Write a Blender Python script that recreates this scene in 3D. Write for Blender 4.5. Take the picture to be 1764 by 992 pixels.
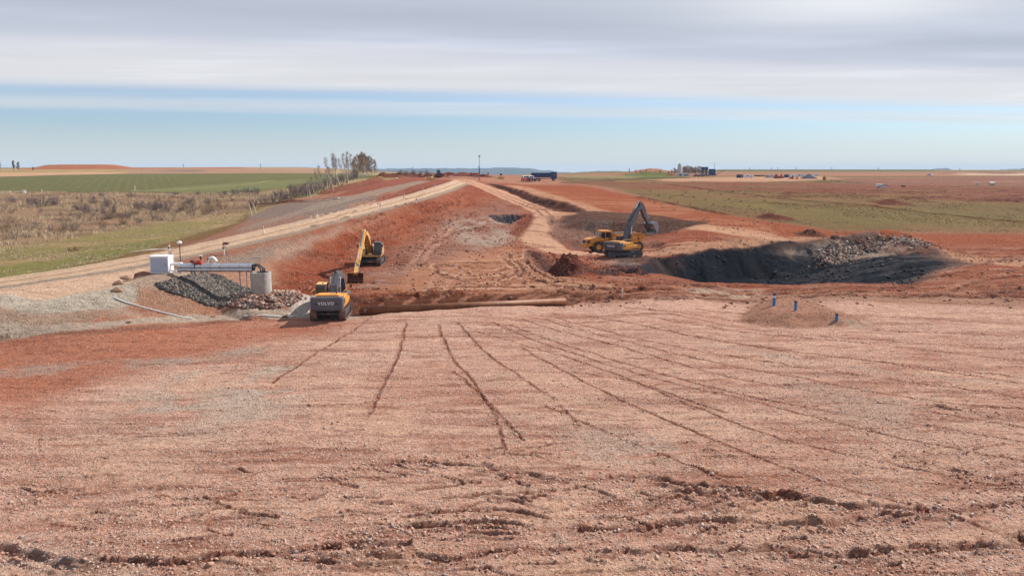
import bpy, bmesh, math, random
import numpy as np
from mathutils import Vector, Matrix
PI = math.pi
sc = bpy.context.scene
C = sc.collection
for o in list(bpy.data.objects): bpy.data.objects.remove(o)
# ------------------------------------------------------------ camera
CAMZ = 14.0
PITCH = math.atan((496 - 289) / 1307.0)
cam_d = bpy.data.cameras.new('camera'); cam = bpy.data.objects.new('camera', cam_d); C.objects.link(cam)
cam.location = (0, 0, CAMZ); cam.rotation_euler = (PI / 2 - PITCH, 0, 0)
cam_d.sensor_width = 36; cam_d.lens = 36 * 1307 / 1764.0
cam_d.clip_start = 0.5; cam_d.clip_end = 60000
sc.camera = cam
# ------------------------------------------------------------ sun, sky, exposure
SUN_AZ, SUN_EL = math.radians(58), math.radians(40)
sd = bpy.data.lights.new('sun', 'SUN'); so = bpy.data.objects.new('sun', sd); C.objects.link(so)
sd.energy = 5.0; sd.angle = math.radians(0.8); sd.color = (1, .955, .89)
sv = Vector((math.sin(SUN_AZ) * math.cos(SUN_EL), math.cos(SUN_AZ) * math.cos(SUN_EL), math.sin(SUN_EL)))
so.rotation_euler = (-sv).to_track_quat('-Z', 'Y').to_euler()
so.location = (60, 40, 80)
sc.view_settings.view_transform = 'Standard'; sc.view_settings.look = 'None'
sc.view_settings.exposure = 0.46; sc.view_settings.gamma = 1.0
try: sc.view_settings.use_curve_mapping = False
except Exception: pass

w = bpy.data.worlds.new('World'); sc.world = w; w.use_nodes = True
nt = w.node_tree; nt.nodes.clear(); L = nt.links
def wn(t, **k):
    n = nt.nodes.new(t)
    for a, b in k.items(): setattr(n, a, b)
    return n
def wm(op, a, b=None, c=None, clamp=False):
    n = nt.nodes.new('ShaderNodeMath'); n.operation = op; n.use_clamp = clamp
    for i, x in enumerate((a, b, c)):
        if x is None: continue
        if isinstance(x, (int, float)): n.inputs[i].default_value = x
        else: L.new(x, n.inputs[i])
    return n.outputs[0]
out = wn('ShaderNodeOutputWorld'); bg = wn('ShaderNodeBackground'); L.new(bg.outputs[0], out.inputs[0])
bg.inputs[1].default_value = 0.083
sky = wn('ShaderNodeTexSky', sky_type='NISHITA', sun_disc=False)
sky.sun_elevation = SUN_EL; sky.sun_rotation = SUN_AZ; sky.altitude = 200; sky.air_density = 1.0; sky.dust_density = 0.6; sky.ozone_density = 1.6
tc = wn('ShaderNodeTexCoord'); sp = wn('ShaderNodeSeparateXYZ'); L.new(tc.outputs['Generated'], sp.inputs[0])
zc = wm('MAXIMUM', sp.outputs[2], 0.004)
px_ = wm('DIVIDE', sp.outputs[0], zc); py_ = wm('DIVIDE', sp.outputs[1], zc)
cmb = wn('ShaderNodeCombineXYZ'); L.new(px_, cmb.inputs[0]); L.new(py_, cmb.inputs[1])
# streaky noise on the cloud layer, stretched along the bands
mp = wn('ShaderNodeMapping'); mp.inputs['Rotation'].default_value = (0, 0, -0.235); mp.inputs['Scale'].default_value = (.09, .42, 1)
L.new(cmb.outputs[0], mp.inputs[0])
n1 = wn('ShaderNodeTexNoise'); n1.inputs['Scale'].default_value = 1.0; n1.inputs['Detail'].default_value = 3; L.new(mp.outputs[0], n1.inputs[0])
mp2 = wn('ShaderNodeMapping'); mp2.inputs['Rotation'].default_value = (0, 0, -0.2); mp2.inputs['Scale'].default_value = (.20, .55, 1); mp2.inputs['Location'].default_value = (3.1, 7.7, 0)
L.new(cmb.outputs[0], mp2.inputs[0])
n2 = wn('ShaderNodeTexNoise'); n2.inputs['Scale'].default_value = 1.3; n2.inputs['Detail'].default_value = 3; n2.inputs['Roughness'].default_value = .55; L.new(mp2.outputs[0], n2.inputs[0])
D0 = wm('SUBTRACT', py_, wm('MULTIPLY', px_, 0.235))
D = wm('ADD', D0, wm('MULTIPLY', wm('SUBTRACT', n1.outputs[0], 0.5), 1.5))
D = wm('ADD', D, wm('MULTIPLY', wm('SUBTRACT', n2.outputs[0], 0.5), 0.6))
# work in 1/D so that the ramp is even in the picture of the sky: s = 1 / max(D, .5)
s = wm('DIVIDE', 1.0, wm('MAXIMUM', D, 0.5))
def ramp(src, stops, interp='EASE'):
    r = wn('ShaderNodeValToRGB'); r.color_ramp.interpolation = interp
    el = r.color_ramp.elements
    while len(el) < len(stops): el.new(0.5)
    for e, (p, c) in zip(el, stops):
        e.position = p; e.color = (c, c, c, 1) if isinstance(c, (int, float)) else (*c, 1)
    L.new(src, r.inputs[0]); return r.outputs[0]
GREY = (4.45, 4.8, 5.6); GREYL = (5.2, 5.55, 6.35); WHITE = (6.75, 6.75, 6.95)
ccol = ramp(s, [(0.0, (6.1, 6.7, 7.1)), (.085, WHITE), (.118, WHITE), (.136, (6.4, 6.4, 6.9)), (.152, (5.2, 5.5, 6.3)), (.185, GREY), (.23, GREYL), (1.0, GREYL)], 'LINEAR')
cov = ramp(s, [(0.0, 0), (.062, 0), (.068, .5), (.076, .62), (.081, .28), (.088, .22), (.0925, .55), (.100, .93), (.3, 1.0), (1, .9)], 'LINEAR')
# large soft bright patches inside the grey deck
br = ramp(n2.outputs[0], [(0.30, 0.95), (.5, 1.0), (.72, 1.13)])
brc = wn('ShaderNodeMixRGB', blend_type='MULTIPLY'); brc.inputs[0].default_value = 1; L.new(ccol, brc.inputs[1]); L.new(br, brc.inputs[2])
# thin spot near the sun side, where the deck glows through
gx = wm('SUBTRACT', px_, 2.05); gy = wm('SUBTRACT', py_, 4.55)
gd = wm('ADD', wm('MULTIPLY', gx, gx), wm('MULTIPLY', wm('MULTIPLY', gy, gy), .8))
gl = wm('MULTIPLY', wm('POWER', 2.718, wm('MULTIPLY', gd, -1.3)), wm('ADD', n2.outputs[0], .3))
glow = wn('ShaderNodeMixRGB', blend_type='MIX'); L.new(gl, glow.inputs[0]); L.new(brc.outputs[0], glow.inputs[1]); glow.inputs[2].default_value = (9.2, 9.2, 9.3, 1)
# clear sky: nishita, paled with thin veil towards the horizon
hz = ramp(sp.outputs[2], [(0.0, .92), (.02, .66), (.05, .28), (.09, .06), (.3, .0)], 'LINEAR')
veil = wn('ShaderNodeMixRGB'); L.new(hz, veil.inputs[0]); 
skg = wn('ShaderNodeMixRGB', blend_type='MULTIPLY'); skg.inputs[0].default_value = 1; L.new(sky.outputs[0], skg.inputs[1]); skg.inputs[2].default_value = (.64, .84, 1.14, 1)
L.new(skg.outputs[0], veil.inputs[1]); veil.inputs[2].default_value = (6.1, 6.6, 6.85, 1)
fin = wn('ShaderNodeMixRGB'); L.new(cov, fin.inputs[0]); L.new(veil.outputs[0], fin.inputs[1]); L.new(glow.outputs[0], fin.inputs[2])
L.new(fin.outputs[0], bg.inputs[0])

# ------------------------------------------------------------ helpers
def tag(o, label=None, cat=None, group=None, kind=None):
    if label: o['label'] = label
    if cat: o['category'] = cat
    if group: o['group'] = group
    if kind: o['kind'] = kind
    return o
F_ = 1307.0
CP, SP_ = math.cos(PITCH), math.sin(PITCH)
def ray(u, v):
    x = u - 882.0; y = -(v - 496.0)
    return (x, F_ * CP + y * SP_, y * CP - F_ * SP_)      # forward*f + right*x + up*y
def PZ(u, v, z):                                          # the point at height z on the sight line
    d = ray(u, v); t = (z - CAMZ) / d[2]
    return (d[0] * t, d[1] * t, z)
def PY(u, v, Y):
    d = ray(u, v); t = Y / d[1]
    return (d[0] * t, Y, CAMZ + d[2] * t)
# ------------------------------------------------------------ noise
def _h(ix, iy, seed):
    n = (ix * 374761393 + iy * 668265263 + seed * 974711) & 0xffffffff
    n = ((n ^ (n >> 13)) * 1274126177) & 0xffffffff
    return ((n ^ (n >> 16)) & 0xffff).astype(np.float32) / 65535.0
def vnoise(x, y, seed=0):
    x0 = np.floor(x); y0 = np.floor(y)
    fx = (x - x0).astype(np.float32); fy = (y - y0).astype(np.float32)
    ix = x0.astype(np.int64); iy = y0.astype(np.int64)
    fx = fx * fx * (3 - 2 * fx); fy = fy * fy * (3 - 2 * fy)
    a = _h(ix, iy, seed); b = _h(ix + 1, iy, seed); c = _h(ix, iy + 1, seed); d = _h(ix + 1, iy + 1, seed)
    return (a + (b - a) * fx) * (1 - fy) + (c + (d - c) * fx) * fy
def fbm(x, y, seed=0, octv=4, gain=.5):
    s = 0; a = 1; t = 0
    for i in range(octv):
        c, q = math.cos(.6 * i + .3), math.sin(.6 * i + .3)
        s = s + a * vnoise((c * x - q * y) * 2 ** i + 17.3 * i, (q * x + c * y) * 2 ** i - 9.1 * i, seed + i); t += a; a *= gain
    return s / t * 2 - 1
def sstep(e0, e1, x):
    t = np.clip((x - e0) / (e1 - e0), 0, 1); return t * t * (3 - 2 * t)
# ------------------------------------------------------------ terrain grid
QUAL = 1.0
AP = 8.0                                                  # fan apex behind the camera
NC = int(1180 * QUAL)
ac = np.linspace(-.80, .80, NC)
ac = np.concatenate([np.linspace(-1.3, -.82, 24), ac, np.linspace(.82, 1.3, 24)])
ys = [1.0]
while ys[-1] < 17: ys.append(ys[-1] + 1.0)
while ys[-1] < 1100: ys.append(ys[-1] + max(ys[-1] * .0027 / QUAL, .055 / QUAL))
while ys[-1] < 6100: ys.append(ys[-1] * 1.03)
yr = np.array(ys)
NR, NCC = len(yr), len(ac)
print('terrain grid', NR, NCC, NR * NCC)
GY = np.repeat(yr[:, None], NCC, 1); GX = ac[None, :] * (GY + AP)
# base heights: control points (u, v, z) on sight lines
ctrl = [(u, v, 0) for u in (-900, -100, 500, 882, 1300, 1800, 2700) for v in (992, 760, 640, 600)]
ctrl += [(-900, 585, 0), (0, 570, 0), (340, 556, 0), (600, 553, 0), (975, 540, 0), (1300, 540, 0), (1764, 545, 0), (2600, 550, 0)]
ctrl += [(620, 505, .95), (900, 503, .95), (1150, 505, .9), (1450, 500, .7), (1764, 500, .7), (2600, 505, .7), (450, 520, .4), (520, 500, .9), (540, 460, 1.4)]
ctrl += [(640, 458, 1.2), (900, 470, 1.0), (750, 480, 1.0), (1050, 470, .6), (1130, 440, .35), (1330, 432, .5), (1600, 430, .6), (1764, 450, .7), (2600, 450, .7)]
ctrl += [(800, 440, 1.5), (800, 400, 3.0), (800, 360, 5.4), (815, 330, 8.2), (825, 313, 9.4)]
ctrl += [(700, 420, 2.7), (620, 415, 2.9), (560, 430, 2.4), (700, 385, 4.4), (760, 350, 7.0)]
ctrl += [(930, 410, 1.9), (940, 372, 4.4), (900, 340, 7.0), (860, 325, 8.3), (1050, 350, 6.1), (1000, 320, 8.8), (1050, 425, .5), (970, 430, .8)]
ctrl += [(1000, 380, 4.0), (1200, 395, 3.1), (1320, 415, 1.6), (1300, 378, 4.0), (1764, 400, 2.4), (1500, 352, 6.2), (1764, 345, 6.7), (1300, 325, 8.3), (1500, 312, 9.1), (1764, 318, 8.5), (2500, 330, 8), (2500, 390, 3)]
ctrl += [(1000, 306, 9.7), (1300, 308, 9.6), (1764, 304, 9.9), (1150, 300, 10.6), (1400, 299, 10.6), (2500, 303, 10.2)]
# the road ramp on the left, its flank, and the meadow below it
ctrl += [(-500, 540, 2.0), (0, 508, 2.5), (100, 492, 2.7), (200, 470, 3.0), (300, 443, 3.5), (400, 416, 4.3), (500, 394, 5.2), (600, 370, 6.4), (700, 345, 7.8), (780, 320, 9.2), (370, 440, 3.6), (470, 425, 3.6)]
ctrl += [(-900, 480, 1.3), (0, 462, 2.0), (150, 432, 2.5), (300, 402, 3.1), (400, 385, 3.5), (430, 365, 4.4), (500, 350, 6.2), (560, 338, 7.0), (650, 318, 8.7), (700, 305, 10.0)]
ctrl += [(-900, 400, 3.0), (100, 392, 3.4), (300, 375, 3.9), (100, 345, 6.1), (400, 345, 6.1), (-900, 345, 6.1), (100, 328, 7.4), (400, 328, 7.6), (500, 318, 8.6), (100, 304, 10.2), (400, 302, 10.6), (-900, 304, 10.2), (560, 303, 10.6), (650, 302, 10.8)]
ctrl += [(50, 297, 11.4), (300, 295, 12.0), (500, 293.5, 12.4), (-900, 297, 11.4), (760, 300, 10.9), (860, 303, 10.3)]
P = np.array([PZ(*c) for c in ctrl])
# far plain, given directly
far = []
for a in (-2.0, -.7, -.45, -.25): far += [(a * 900, 900, 13.2), (a * 1600, 1600, 13.2), (a * 5000, 5000, 12), (a * 12000, 12000, 5)]
for a in (-.15, -.10, -.05, 0.0, .045): far += [(a * 480, 480, 9.2), (a * 700, 700, 5.5), (a * 1100, 1100, -4), (a * 2200, 2200, -32), (a * 5000, 5000, -80), (a * 12000, 12000, -150)]
for a in (.10, .16): far += [(a * 700, 700, 10.2), (a * 1600, 1600, 6), (a * 5000, 5000, -15), (a * 12000, 12000, -40)]
for a in (-.19,): far += [(a * 700, 700, 11.2), (a * 1600, 1600, 10.5)]
for a in (.28, .45, .7, 2.0): far += [(a * 700, 700, 11.2), (a * 1200, 1200, 10.4), (a * 2500, 2500, 2), (a * 5000, 5000, -12), (a * 12000, 12000, -40)]
for a in (-2.5, -1, 0, 1, 2.5): far += [(a * 10, 4, 0), (a * 14, 12, 0)]
P = np.vstack([P, far])
def wc(X, Y): return np.stack([X / (Y + AP) * 1.6, np.log(Y + AP)], -1)
Pc = wc(P[:, 0], P[:, 1])
def kern(r2): return np.sqrt(r2 + .0012)
K = kern(((Pc[:, None] - Pc[None]) ** 2).sum(-1)) + np.eye(len(P)) * -0.004
A_ = np.block([[K, np.ones((len(P), 1))], [np.ones((1, len(P))), np.zeros((1, 1))]])
W_ = np.linalg.solve(A_, np.concatenate([P[:, 2], [0]]))
def base_h(X, Y):
    q = wc(X, Y); sh = q.shape[:-1]; q = q.reshape(-1, 2); r = np.empty(len(q))
    for i in range(0, len(q), 20000):
        s_ = q[i:i + 20000]; r[i:i + 20000] = kern(((s_[:, None] - Pc[None]) ** 2).sum(-1)) @ W_[:-1] + W_[-1]
    return r.reshape(sh)
ci = np.unique(np.concatenate([np.arange(0, NR, 6), [NR - 1]])); cj = np.unique(np.concatenate([np.arange(0, NCC, 6), [NCC - 1]]))
zb = base_h(GX[np.ix_(ci, cj)], GY[np.ix_(ci, cj)])
tmp = np.stack([np.interp(np.arange(NCC), cj, r) for r in zb])
i0 = np.clip(np.searchsorted(ci, np.arange(NR), 'right') - 1, 0, len(ci) - 2)
fr = ((np.arange(NR) - ci[i0]) / (ci[i0 + 1] - ci[i0]))[:, None]
Z = tmp[i0] * (1 - fr) + tmp[i0 + 1] * fr
Z = np.where(GY < 62, Z * sstep(70, 60, GY), Z)
def HZ(X, Y, G=None):                                     # bilinear sample of a grid
    G = Z if G is None else G
    X = np.asarray(X, float); Y = np.asarray(Y, float)
    fi = np.interp(Y, yr, np.arange(NR)); fj = np.interp(X / (Y + AP), ac, np.arange(NCC))
    a = np.clip(fi.astype(int), 0, NR - 2); b = np.clip(fj.astype(int), 0, NCC - 2); p = fi - a; q = fj - b
    return (G[a, b] * (1 - q) + G[a, b + 1] * q) * (1 - p) + (G[a + 1, b] * (1 - q) + G[a + 1, b + 1] * q) * p
TS = np.exp(np.linspace(math.log(12), math.log(6000), 5000))
def G(u, v, lift=0.0):                                    # where the sight line first meets the ground
    d = np.array(ray(u, v)); d = d / d[1]
    X = d[0] * TS; z = CAMZ + d[2] * TS; h = HZ(X, TS) + lift
    k = np.where(z <= h)[0]
    if len(k): k = k[0]
    else: k = int(np.argmin((z - h) / TS))
    Yh = TS[k]
    if k > 0 and z[k] <= h[k]:
        d0 = z[k - 1] - h[k - 1]; d1 = h[k] - z[k]; Yh = TS[k - 1] + (TS[k] - TS[k - 1]) * d0 / max(d0 + d1, 1e-9)
    return (d[0] * Yh, Yh, float(HZ(d[0] * Yh, Yh)))
def GP(pts): return np.array([G(*p)[:2] for p in pts])
def box_idx(x0, x1, y0, y1):
    r0, r1 = np.searchsorted(yr, [y0, y1]); r0 = max(r0 - 1, 0); r1 = min(r1 + 1, NR)
    if r1 <= r0: return None
    ys_ = yr[r0:r1] + AP; lo = min(x0 / ys_[0], x0 / ys_[-1]); hi = max(x1 / ys_[0], x1 / ys_[-1])
    c0, c1 = np.searchsorted(ac, [lo, hi]); c0 = max(c0 - 1, 0); c1 = min(c1 + 1, NCC)
    if c1 <= c0: return None
    return (slice(r0, r1), slice(c0, c1))
def sd_poly(pts, mar, wob=0, ws=3.0, seed=0):             # signed distance (inside > 0) in the bounding box
    pts = np.asarray(pts)[:, :2]
    s_ = box_idx(pts[:, 0].min() - mar, pts[:, 0].max() + mar, pts[:, 1].min() - mar, pts[:, 1].max() + mar)
    if s_ is None: return None, None
    X, Y = GX[s_], GY[s_]
    if wob:
        nx = fbm(X / ws, Y / ws, 71 + seed, 4) * wob; ny = fbm(X / ws + 40, Y / ws - 13, 91 + seed, 4) * wob
        X = X + nx; Y = Y + ny
    d2 = np.full(X.shape, 1e12); ins = np.zeros(X.shape, bool); n = len(pts)
    for i in range(n):
        ax, ay = pts[i]; bx, by = pts[(i + 1) % n]
        ex, ey = bx - ax, by - ay; l2 = ex * ex + ey * ey + 1e-9
        t = np.clip(((X - ax) * ex + (Y - ay) * ey) / l2, 0, 1)
        d2 = np.minimum(d2, (X - ax - t * ex) ** 2 + (Y - ay - t * ey) ** 2)
        if by != ay:
            c = ((ay > Y) != (by > Y)) & (X < (bx - ax) * (Y - ay) / (by - ay) + ax); ins ^= c
    d = np.sqrt(d2); return s_, np.where(ins, d, -d)
def smooth_pts(pts, n=6):                                 # catmull-rom
    p = np.asarray(pts, float)[:, :2]
    if len(p) < 3: return p
    q = np.vstack([2 * p[0] - p[1], p, 2 * p[-1] - p[-2]]); o = []
    for i in range(1, len(q) - 2):
        for k in range(n):
            t = k / n
            o.append(.5 * (2 * q[i] + (q[i + 1] - q[i - 1]) * t + (2 * q[i - 1] - 5 * q[i] + 4 * q[i + 1] - q[i + 2]) * t * t + (3 * q[i] - q[i - 1] - 3 * q[i + 1] + q[i + 2]) * t ** 3))
    o.append(q[-2]); return np.array(o)
def line_d(pts, mar, off=0.0, wob=0, ws=2.0, seed=0):     # signed lateral distance from a polyline, with arc length
    pts = np.asarray(pts)[:, :2]
    s_ = box_idx(pts[:, 0].min() - mar, pts[:, 0].max() + mar, pts[:, 1].min() - mar, pts[:, 1].max() + mar)
    if s_ is None: return None, None, None
    X0, Y0 = GX[s_], GY[s_]; D_ = np.full(X0.shape, 1e6); A = np.zeros(X0.shape)
    X, Y = X0, Y0
    if wob: X = X0 + fbm(X0 / ws, Y0 / ws, 31 + seed, 3) * wob; Y = Y0 + fbm(X0 / ws + 9, Y0 / ws + 5, 57 + seed, 3) * wob
    al = 0
    for i in range(len(pts) - 1):
        ax, ay = pts[i]; bx, by = pts[i + 1]; ex, ey = bx - ax, by - ay; l2 = ex * ex + ey * ey + 1e-12; l = math.sqrt(l2)
        # only near this segment
        t = np.clip(((X - ax) * ex + (Y - ay) * ey) / l2, 0, 1)
        dx = X - ax - t * ex; dy = Y - ay - t * ey; d = np.hypot(dx, dy); sg = np.where(ex * dy - ey * dx > 0, -1, 1)
        m = d < np.abs(D_); D_ = np.where(m, d * sg, D_); A = np.where(m, al + t * l, A); al += l
    return s_, D_, A
# ------------------------------------------------------------ land forms
def raise_to(pts, top, slope, z0=0.0, mar=1, wob=.6, ws=3.0, seed=1, soft=0):
    s_, d = sd_poly(pts, mar, wob, ws, seed)
    if s_ is None: return
    X, Y = GX[s_], GY[s_]; t = top(X, Y) if callable(top) else top
    h = np.minimum(t, z0 + np.maximum(d, 0) * slope)
    Z[s_] = np.where(d > 0, np.maximum(Z[s_], h), Z[s_])
def dig_to(pts, bot, slope, mar=1, wob=.6, ws=3.0, seed=2):
    s_, d = sd_poly(pts, mar, wob, ws, seed)
    if s_ is None: return
    X, Y = GX[s_], GY[s_]; b = bot(X, Y) if callable(bot) else bot; sl = slope(X, Y) if callable(slope) else slope
    h = np.maximum(b, Z[s_] - np.maximum(d, 0) * sl)
    Z[s_] = np.where(d > 0, np.minimum(Z[s_], h), Z[s_])
def dig_rel(pts, depth, slope, wob=.4, ws=2.0, seed=3):
    s_, d = sd_poly(pts, 1, wob, ws, seed)
    if s_ is None: return
    Z[s_] -= np.minimum(np.maximum(d, 0) * slope, depth)
def ridge(pts, h, wid, wob=.5, ws=2.0, seed=4, rough=.35):
    pts = smooth_pts(pts); s_, d, a = line_d(pts, wid * 2, 0, wob, ws, seed)
    if s_ is None: return
    X, Y = GX[s_], GY[s_]
    tot = np.hypot(*np.diff(pts, axis=0).T).sum(); end = np.clip(np.minimum(a, tot - a) / (wid * .7) + .15, 0, 1)
    hh = h * np.clip(1 - np.abs(d) / wid, 0, 1) ** .9 * (1 + rough * fbm(X / 1.5, Y / 1.5, seed, 4) * 1.6) * end
    Z[s_] = Z[s_] + np.maximum(hh, 0)
def bump(x, y, h, r, seed=5, ry=None, p=1.0):
    s_ = box_idx(x - r * 1.5, x + r * 1.5, y - r * 1.5, y + r * 1.5)
    if s_ is None: return
    X, Y = GX[s_], GY[s_]; q = np.hypot((X - x) / r, (Y - y) / (ry or r)) + fbm(X / r * 2, Y / r * 2, seed, 3) * .18
    Z[s_] += h * np.clip(1 - q, 0, 1) ** p * (1 + .2 * fbm(X * 1.5, Y * 1.5, seed + 9, 3))
def pz(pts, z): return np.array([PZ(u, v, z)[:2] for u, v in pts])
# the ramp on the left with its white-box bench
EMB = np.vstack([pz([(-1100, 618), (-300, 588), (0, 578), (150, 569), (250, 562), (340, 553)], 0), pz([(405, 537)], .3), pz([(425, 505), (452, 472)], 1.0), pz([(500, 455), (540, 440)], 1.8), [(-27, 98), (-120, 98)]])
raise_to(EMB, lambda X, Y: np.clip(2.05 + (X + 43) * .165, 1.9, 3.45) + np.clip((Y - 78) * .05, 0, 1), .52, wob=.35, ws=4, seed=3)
# low bank behind the pipe
BANK = np.vstack([pz([(500, 540), (620, 536), (760, 530), (880, 524), (990, 518), (1120, 514), (1270, 512)], 0), [(30, 90), (-22, 90)]])
raise_to(BANK, 1.0, .30, wob=.25, ws=3, seed=8)
# the dark pit
PIT = pz([(1085, 466), (1150, 474), (1205, 485), (1300, 487), (1450, 487), (1560, 486), (1612, 468), (1650, 452), (1610, 438), (1560, 426), (1500, 421), (1400, 425), (1300, 431), (1200, 437), (1128, 441), (1108, 452)], .5)
dig_to(PIT, lambda X, Y: np.clip(-4.0 + np.maximum(X - 40, 0) * .21 + fbm(X / 5, Y / 3, 5, 4) * .5, -5, 3), lambda X, Y: .42 + .83 * sstep(52, 32, X) + .3 * fbm(X / 3.2, Y / 7, 7, 3), wob=1.9, ws=8, seed=5)
LEDGE = pz([(1010, 458), (1060, 455), (1110, 457), (1120, 468), (1070, 472), (1020, 470)], .8)
dig_rel(LEDGE, 1.1, .8, seed=6)
ridge(pz([(1430, 427), (1460, 424), (1500, 420), (1545, 420), (1590, 428), (1625, 440)], .6), .75, 3.6, .6, 3, 11, .28)
_s = box_idx(24, 62, 92, 132); _m = sstep(-2, 1, sd_poly(PIT, 5)[1]) if False else 1
ridge(pz([(1250, 428), (1330, 428), (1375, 427)], .5), .5, 1.8, .6, 2, 12)
# shaded sump in the middle slope, trench along the haul road
SUMP = GP([(838, 372), (868, 370), (906, 370), (898, 378), (880, 386), (858, 382)])
dig_rel(SUMP, 2.2, .9, .5, 2, 13)
TRENCH = GP([(838, 316), (862, 318), (888, 324.6), (924, 338), (978, 349), (1010, 363), (1000, 367), (966, 366), (942, 359), (912, 347), (880, 333), (850, 321)])
dig_rel(TRENCH, 1.4, .65, .6, 3, 14)
# bank behind the dump truck
BK = np.vstack([pz([(945, 404), (985, 418), (1050, 421), (1120, 420), (1180, 417), (1218, 411)], .6), pz([(1190, 396)], 2.2), pz([(1120, 378), (1000, 376), (950, 386)], 3.6)])
raise_to(BK, lambda X, Y: 3.9 + fbm(X / 4, Y / 4, 15, 3) * .4 - np.clip((X - 20) * .10, 0, 1.2) - np.clip((X - 32) * .3, 0, 2), .62, .5, wob=.9, ws=4, seed=15)
q = PZ(1155, 411, .9); bump(q[0], q[1] + 1.5, .3, 7.5, 25, 4.2, .8); q = PZ(1110, 412, .9); bump(q[0], q[1] + 3, .2, 6, 26, 4, .8)
# heaps
q = G(982, 469); bump(q[0], q[1] + 1.5, 2.3, 3.6, 21, 2.6)
q = G(930, 455); bump(q[0], q[1] + 1.2, .9, 3.0, 22, 3)
q = G(1050, 474); bump(q[0], q[1] + 1.0, .8, 4.5, 23, 2)
GUL = pz([(905, 432), (930, 436), (960, 462), (1010, 474), (950, 476), (915, 456)], 1.0)
dig_rel(GUL, .8, .6, .3, 2, 24)
MND = pz([(1268, 553), (1310, 561), (1360, 567), (1430, 566), (1520, 561), (1450, 545), (1405, 528), (1340, 516), (1295, 528)], 0)
raise_to(MND, lambda X, Y: 1.0 - np.clip((X - 29.5) * .22, 0, .72) + fbm(X, Y, 31, 3) * .12, .42, wob=.25, ws=1.5, seed=31)
for u, v, h, r, z_ in ((1325, 389, .9, 3.0, 2.6), (1345, 390, .6, 3, 2.6), (1400, 409, .9, 2.0, 1.7), (1385, 409, .5, 2.2, 1.7), (1530, 359, .75, 4.0, 5.2), (1545, 359, .4, 6, 5.2), (1500, 357, .4, 5, 5.2), (1720, 415, .4, 4, 1.6), (1690, 470, .6, 5, .7)):
    q = PZ(u, v, z_); bump(q[0], q[1], h, r, int(u), r * .7)
ridge([G(650, 306)[:2], G(690, 306)[:2], G(730, 306)[:2], G(765, 307)[:2]], 1.7, 5, 1.5, 5, 41, .5)
ridge([G(560, 334)[:2], G(600, 322)[:2], G(640, 313)[:2], G(655, 308)[:2]], .9, 2.5, 1, 4, 42, .5)
ridge([G(480, 348)[:2], G(530, 346)[:2], G(600, 340)[:2]], .5, 1.4, .5, 4, 43, .5)
for u, v, h, r in ((800, 303, 1.8, 7), (832, 305, 1.2, 5), (775, 302, 1.6, 6), (1120, 301, 3.2, 16), (1140, 301, 2.2, 14), (1100, 301, 1.6, 14)):
    q = G(u, v); bump(q[0], q[1], h, r, int(u), r)
# spoil heap on the left skyline and the dyke on the right
def pyp(pts): return np.array([PY(u, v, y)[:2] for u, v, y in pts])
LM = pyp([(50, 290, 560), (235, 290, 560), (400, 290, 640), (520, 290, 760), (-60, 290, 700), (0, 290, 600)])
raise_to(pyp([(46, 290, 560), (150, 290, 545), (236, 290, 560), (240, 290, 700), (40, 290, 700)]), 16.3, .20, 12.4, wob=6, ws=40, seed=51)
raise_to(pyp([(190, 290, 560), (300, 290, 560), (400, 290, 600), (400, 290, 760), (190, 290, 700)]), 14.1, .12, 12.5, wob=6, ws=40, seed=52)
DYKE = pyp([(1225, 290, 640), (1420, 290, 640), (1600, 290, 650), (1615, 290, 760), (1400, 290, 760), (1230, 290, 760)])
raise_to(DYKE, 12.1, .22, 11.2, wob=2, ws=60, seed=53)
# waste banks far right
ridge([G(1640, 301)[:2], G(1700, 300)[:2], G(1800, 300)[:2]], 1.2, 12, 4, 20, 54)
# the dirt road is graded along its own smooth profile
def relax3(p, n, it):
    p = np.asarray(p, float); d = np.concatenate([[0], np.cumsum(np.hypot(*np.diff(p[:, :2], axis=0).T))]); t = np.linspace(0, d[-1], n); q = np.stack([np.interp(t, d, p[:, k]) for k in range(3)], -1)
    for _ in range(it): q[1:-1] = .25 * q[:-2] + .5 * q[1:-1] + .25 * q[2:]
    return q
RD = relax3([PZ(-500, 540, 2.0), PZ(-150, 520, 2.3), PZ(0, 508, 2.5), PZ(100, 492, 2.7), PZ(200, 470, 3.0), PZ(300, 444, 3.5), PZ(400, 418, 4.3), PZ(500, 394.5, 5.2), PZ(600, 370, 6.4), PZ(700, 345, 7.8), PZ(750, 330, 8.6), PZ(784, 318, 9.3), PZ(800, 311, 9.7)], 60, 60)
s_, d, a = line_d(RD, 12); al_ = np.concatenate([[0], np.cumsum(np.hypot(*np.diff(RD[:, :2], axis=0).T))])
m_ = sstep(8.5, 3.6, np.abs(d)); Z[s_] += (np.interp(a, al_, RD[:, 2]) - Z[s_]) * m_
ROADM = (s_, sstep(4.5, 3.0, np.abs(d)))
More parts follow.
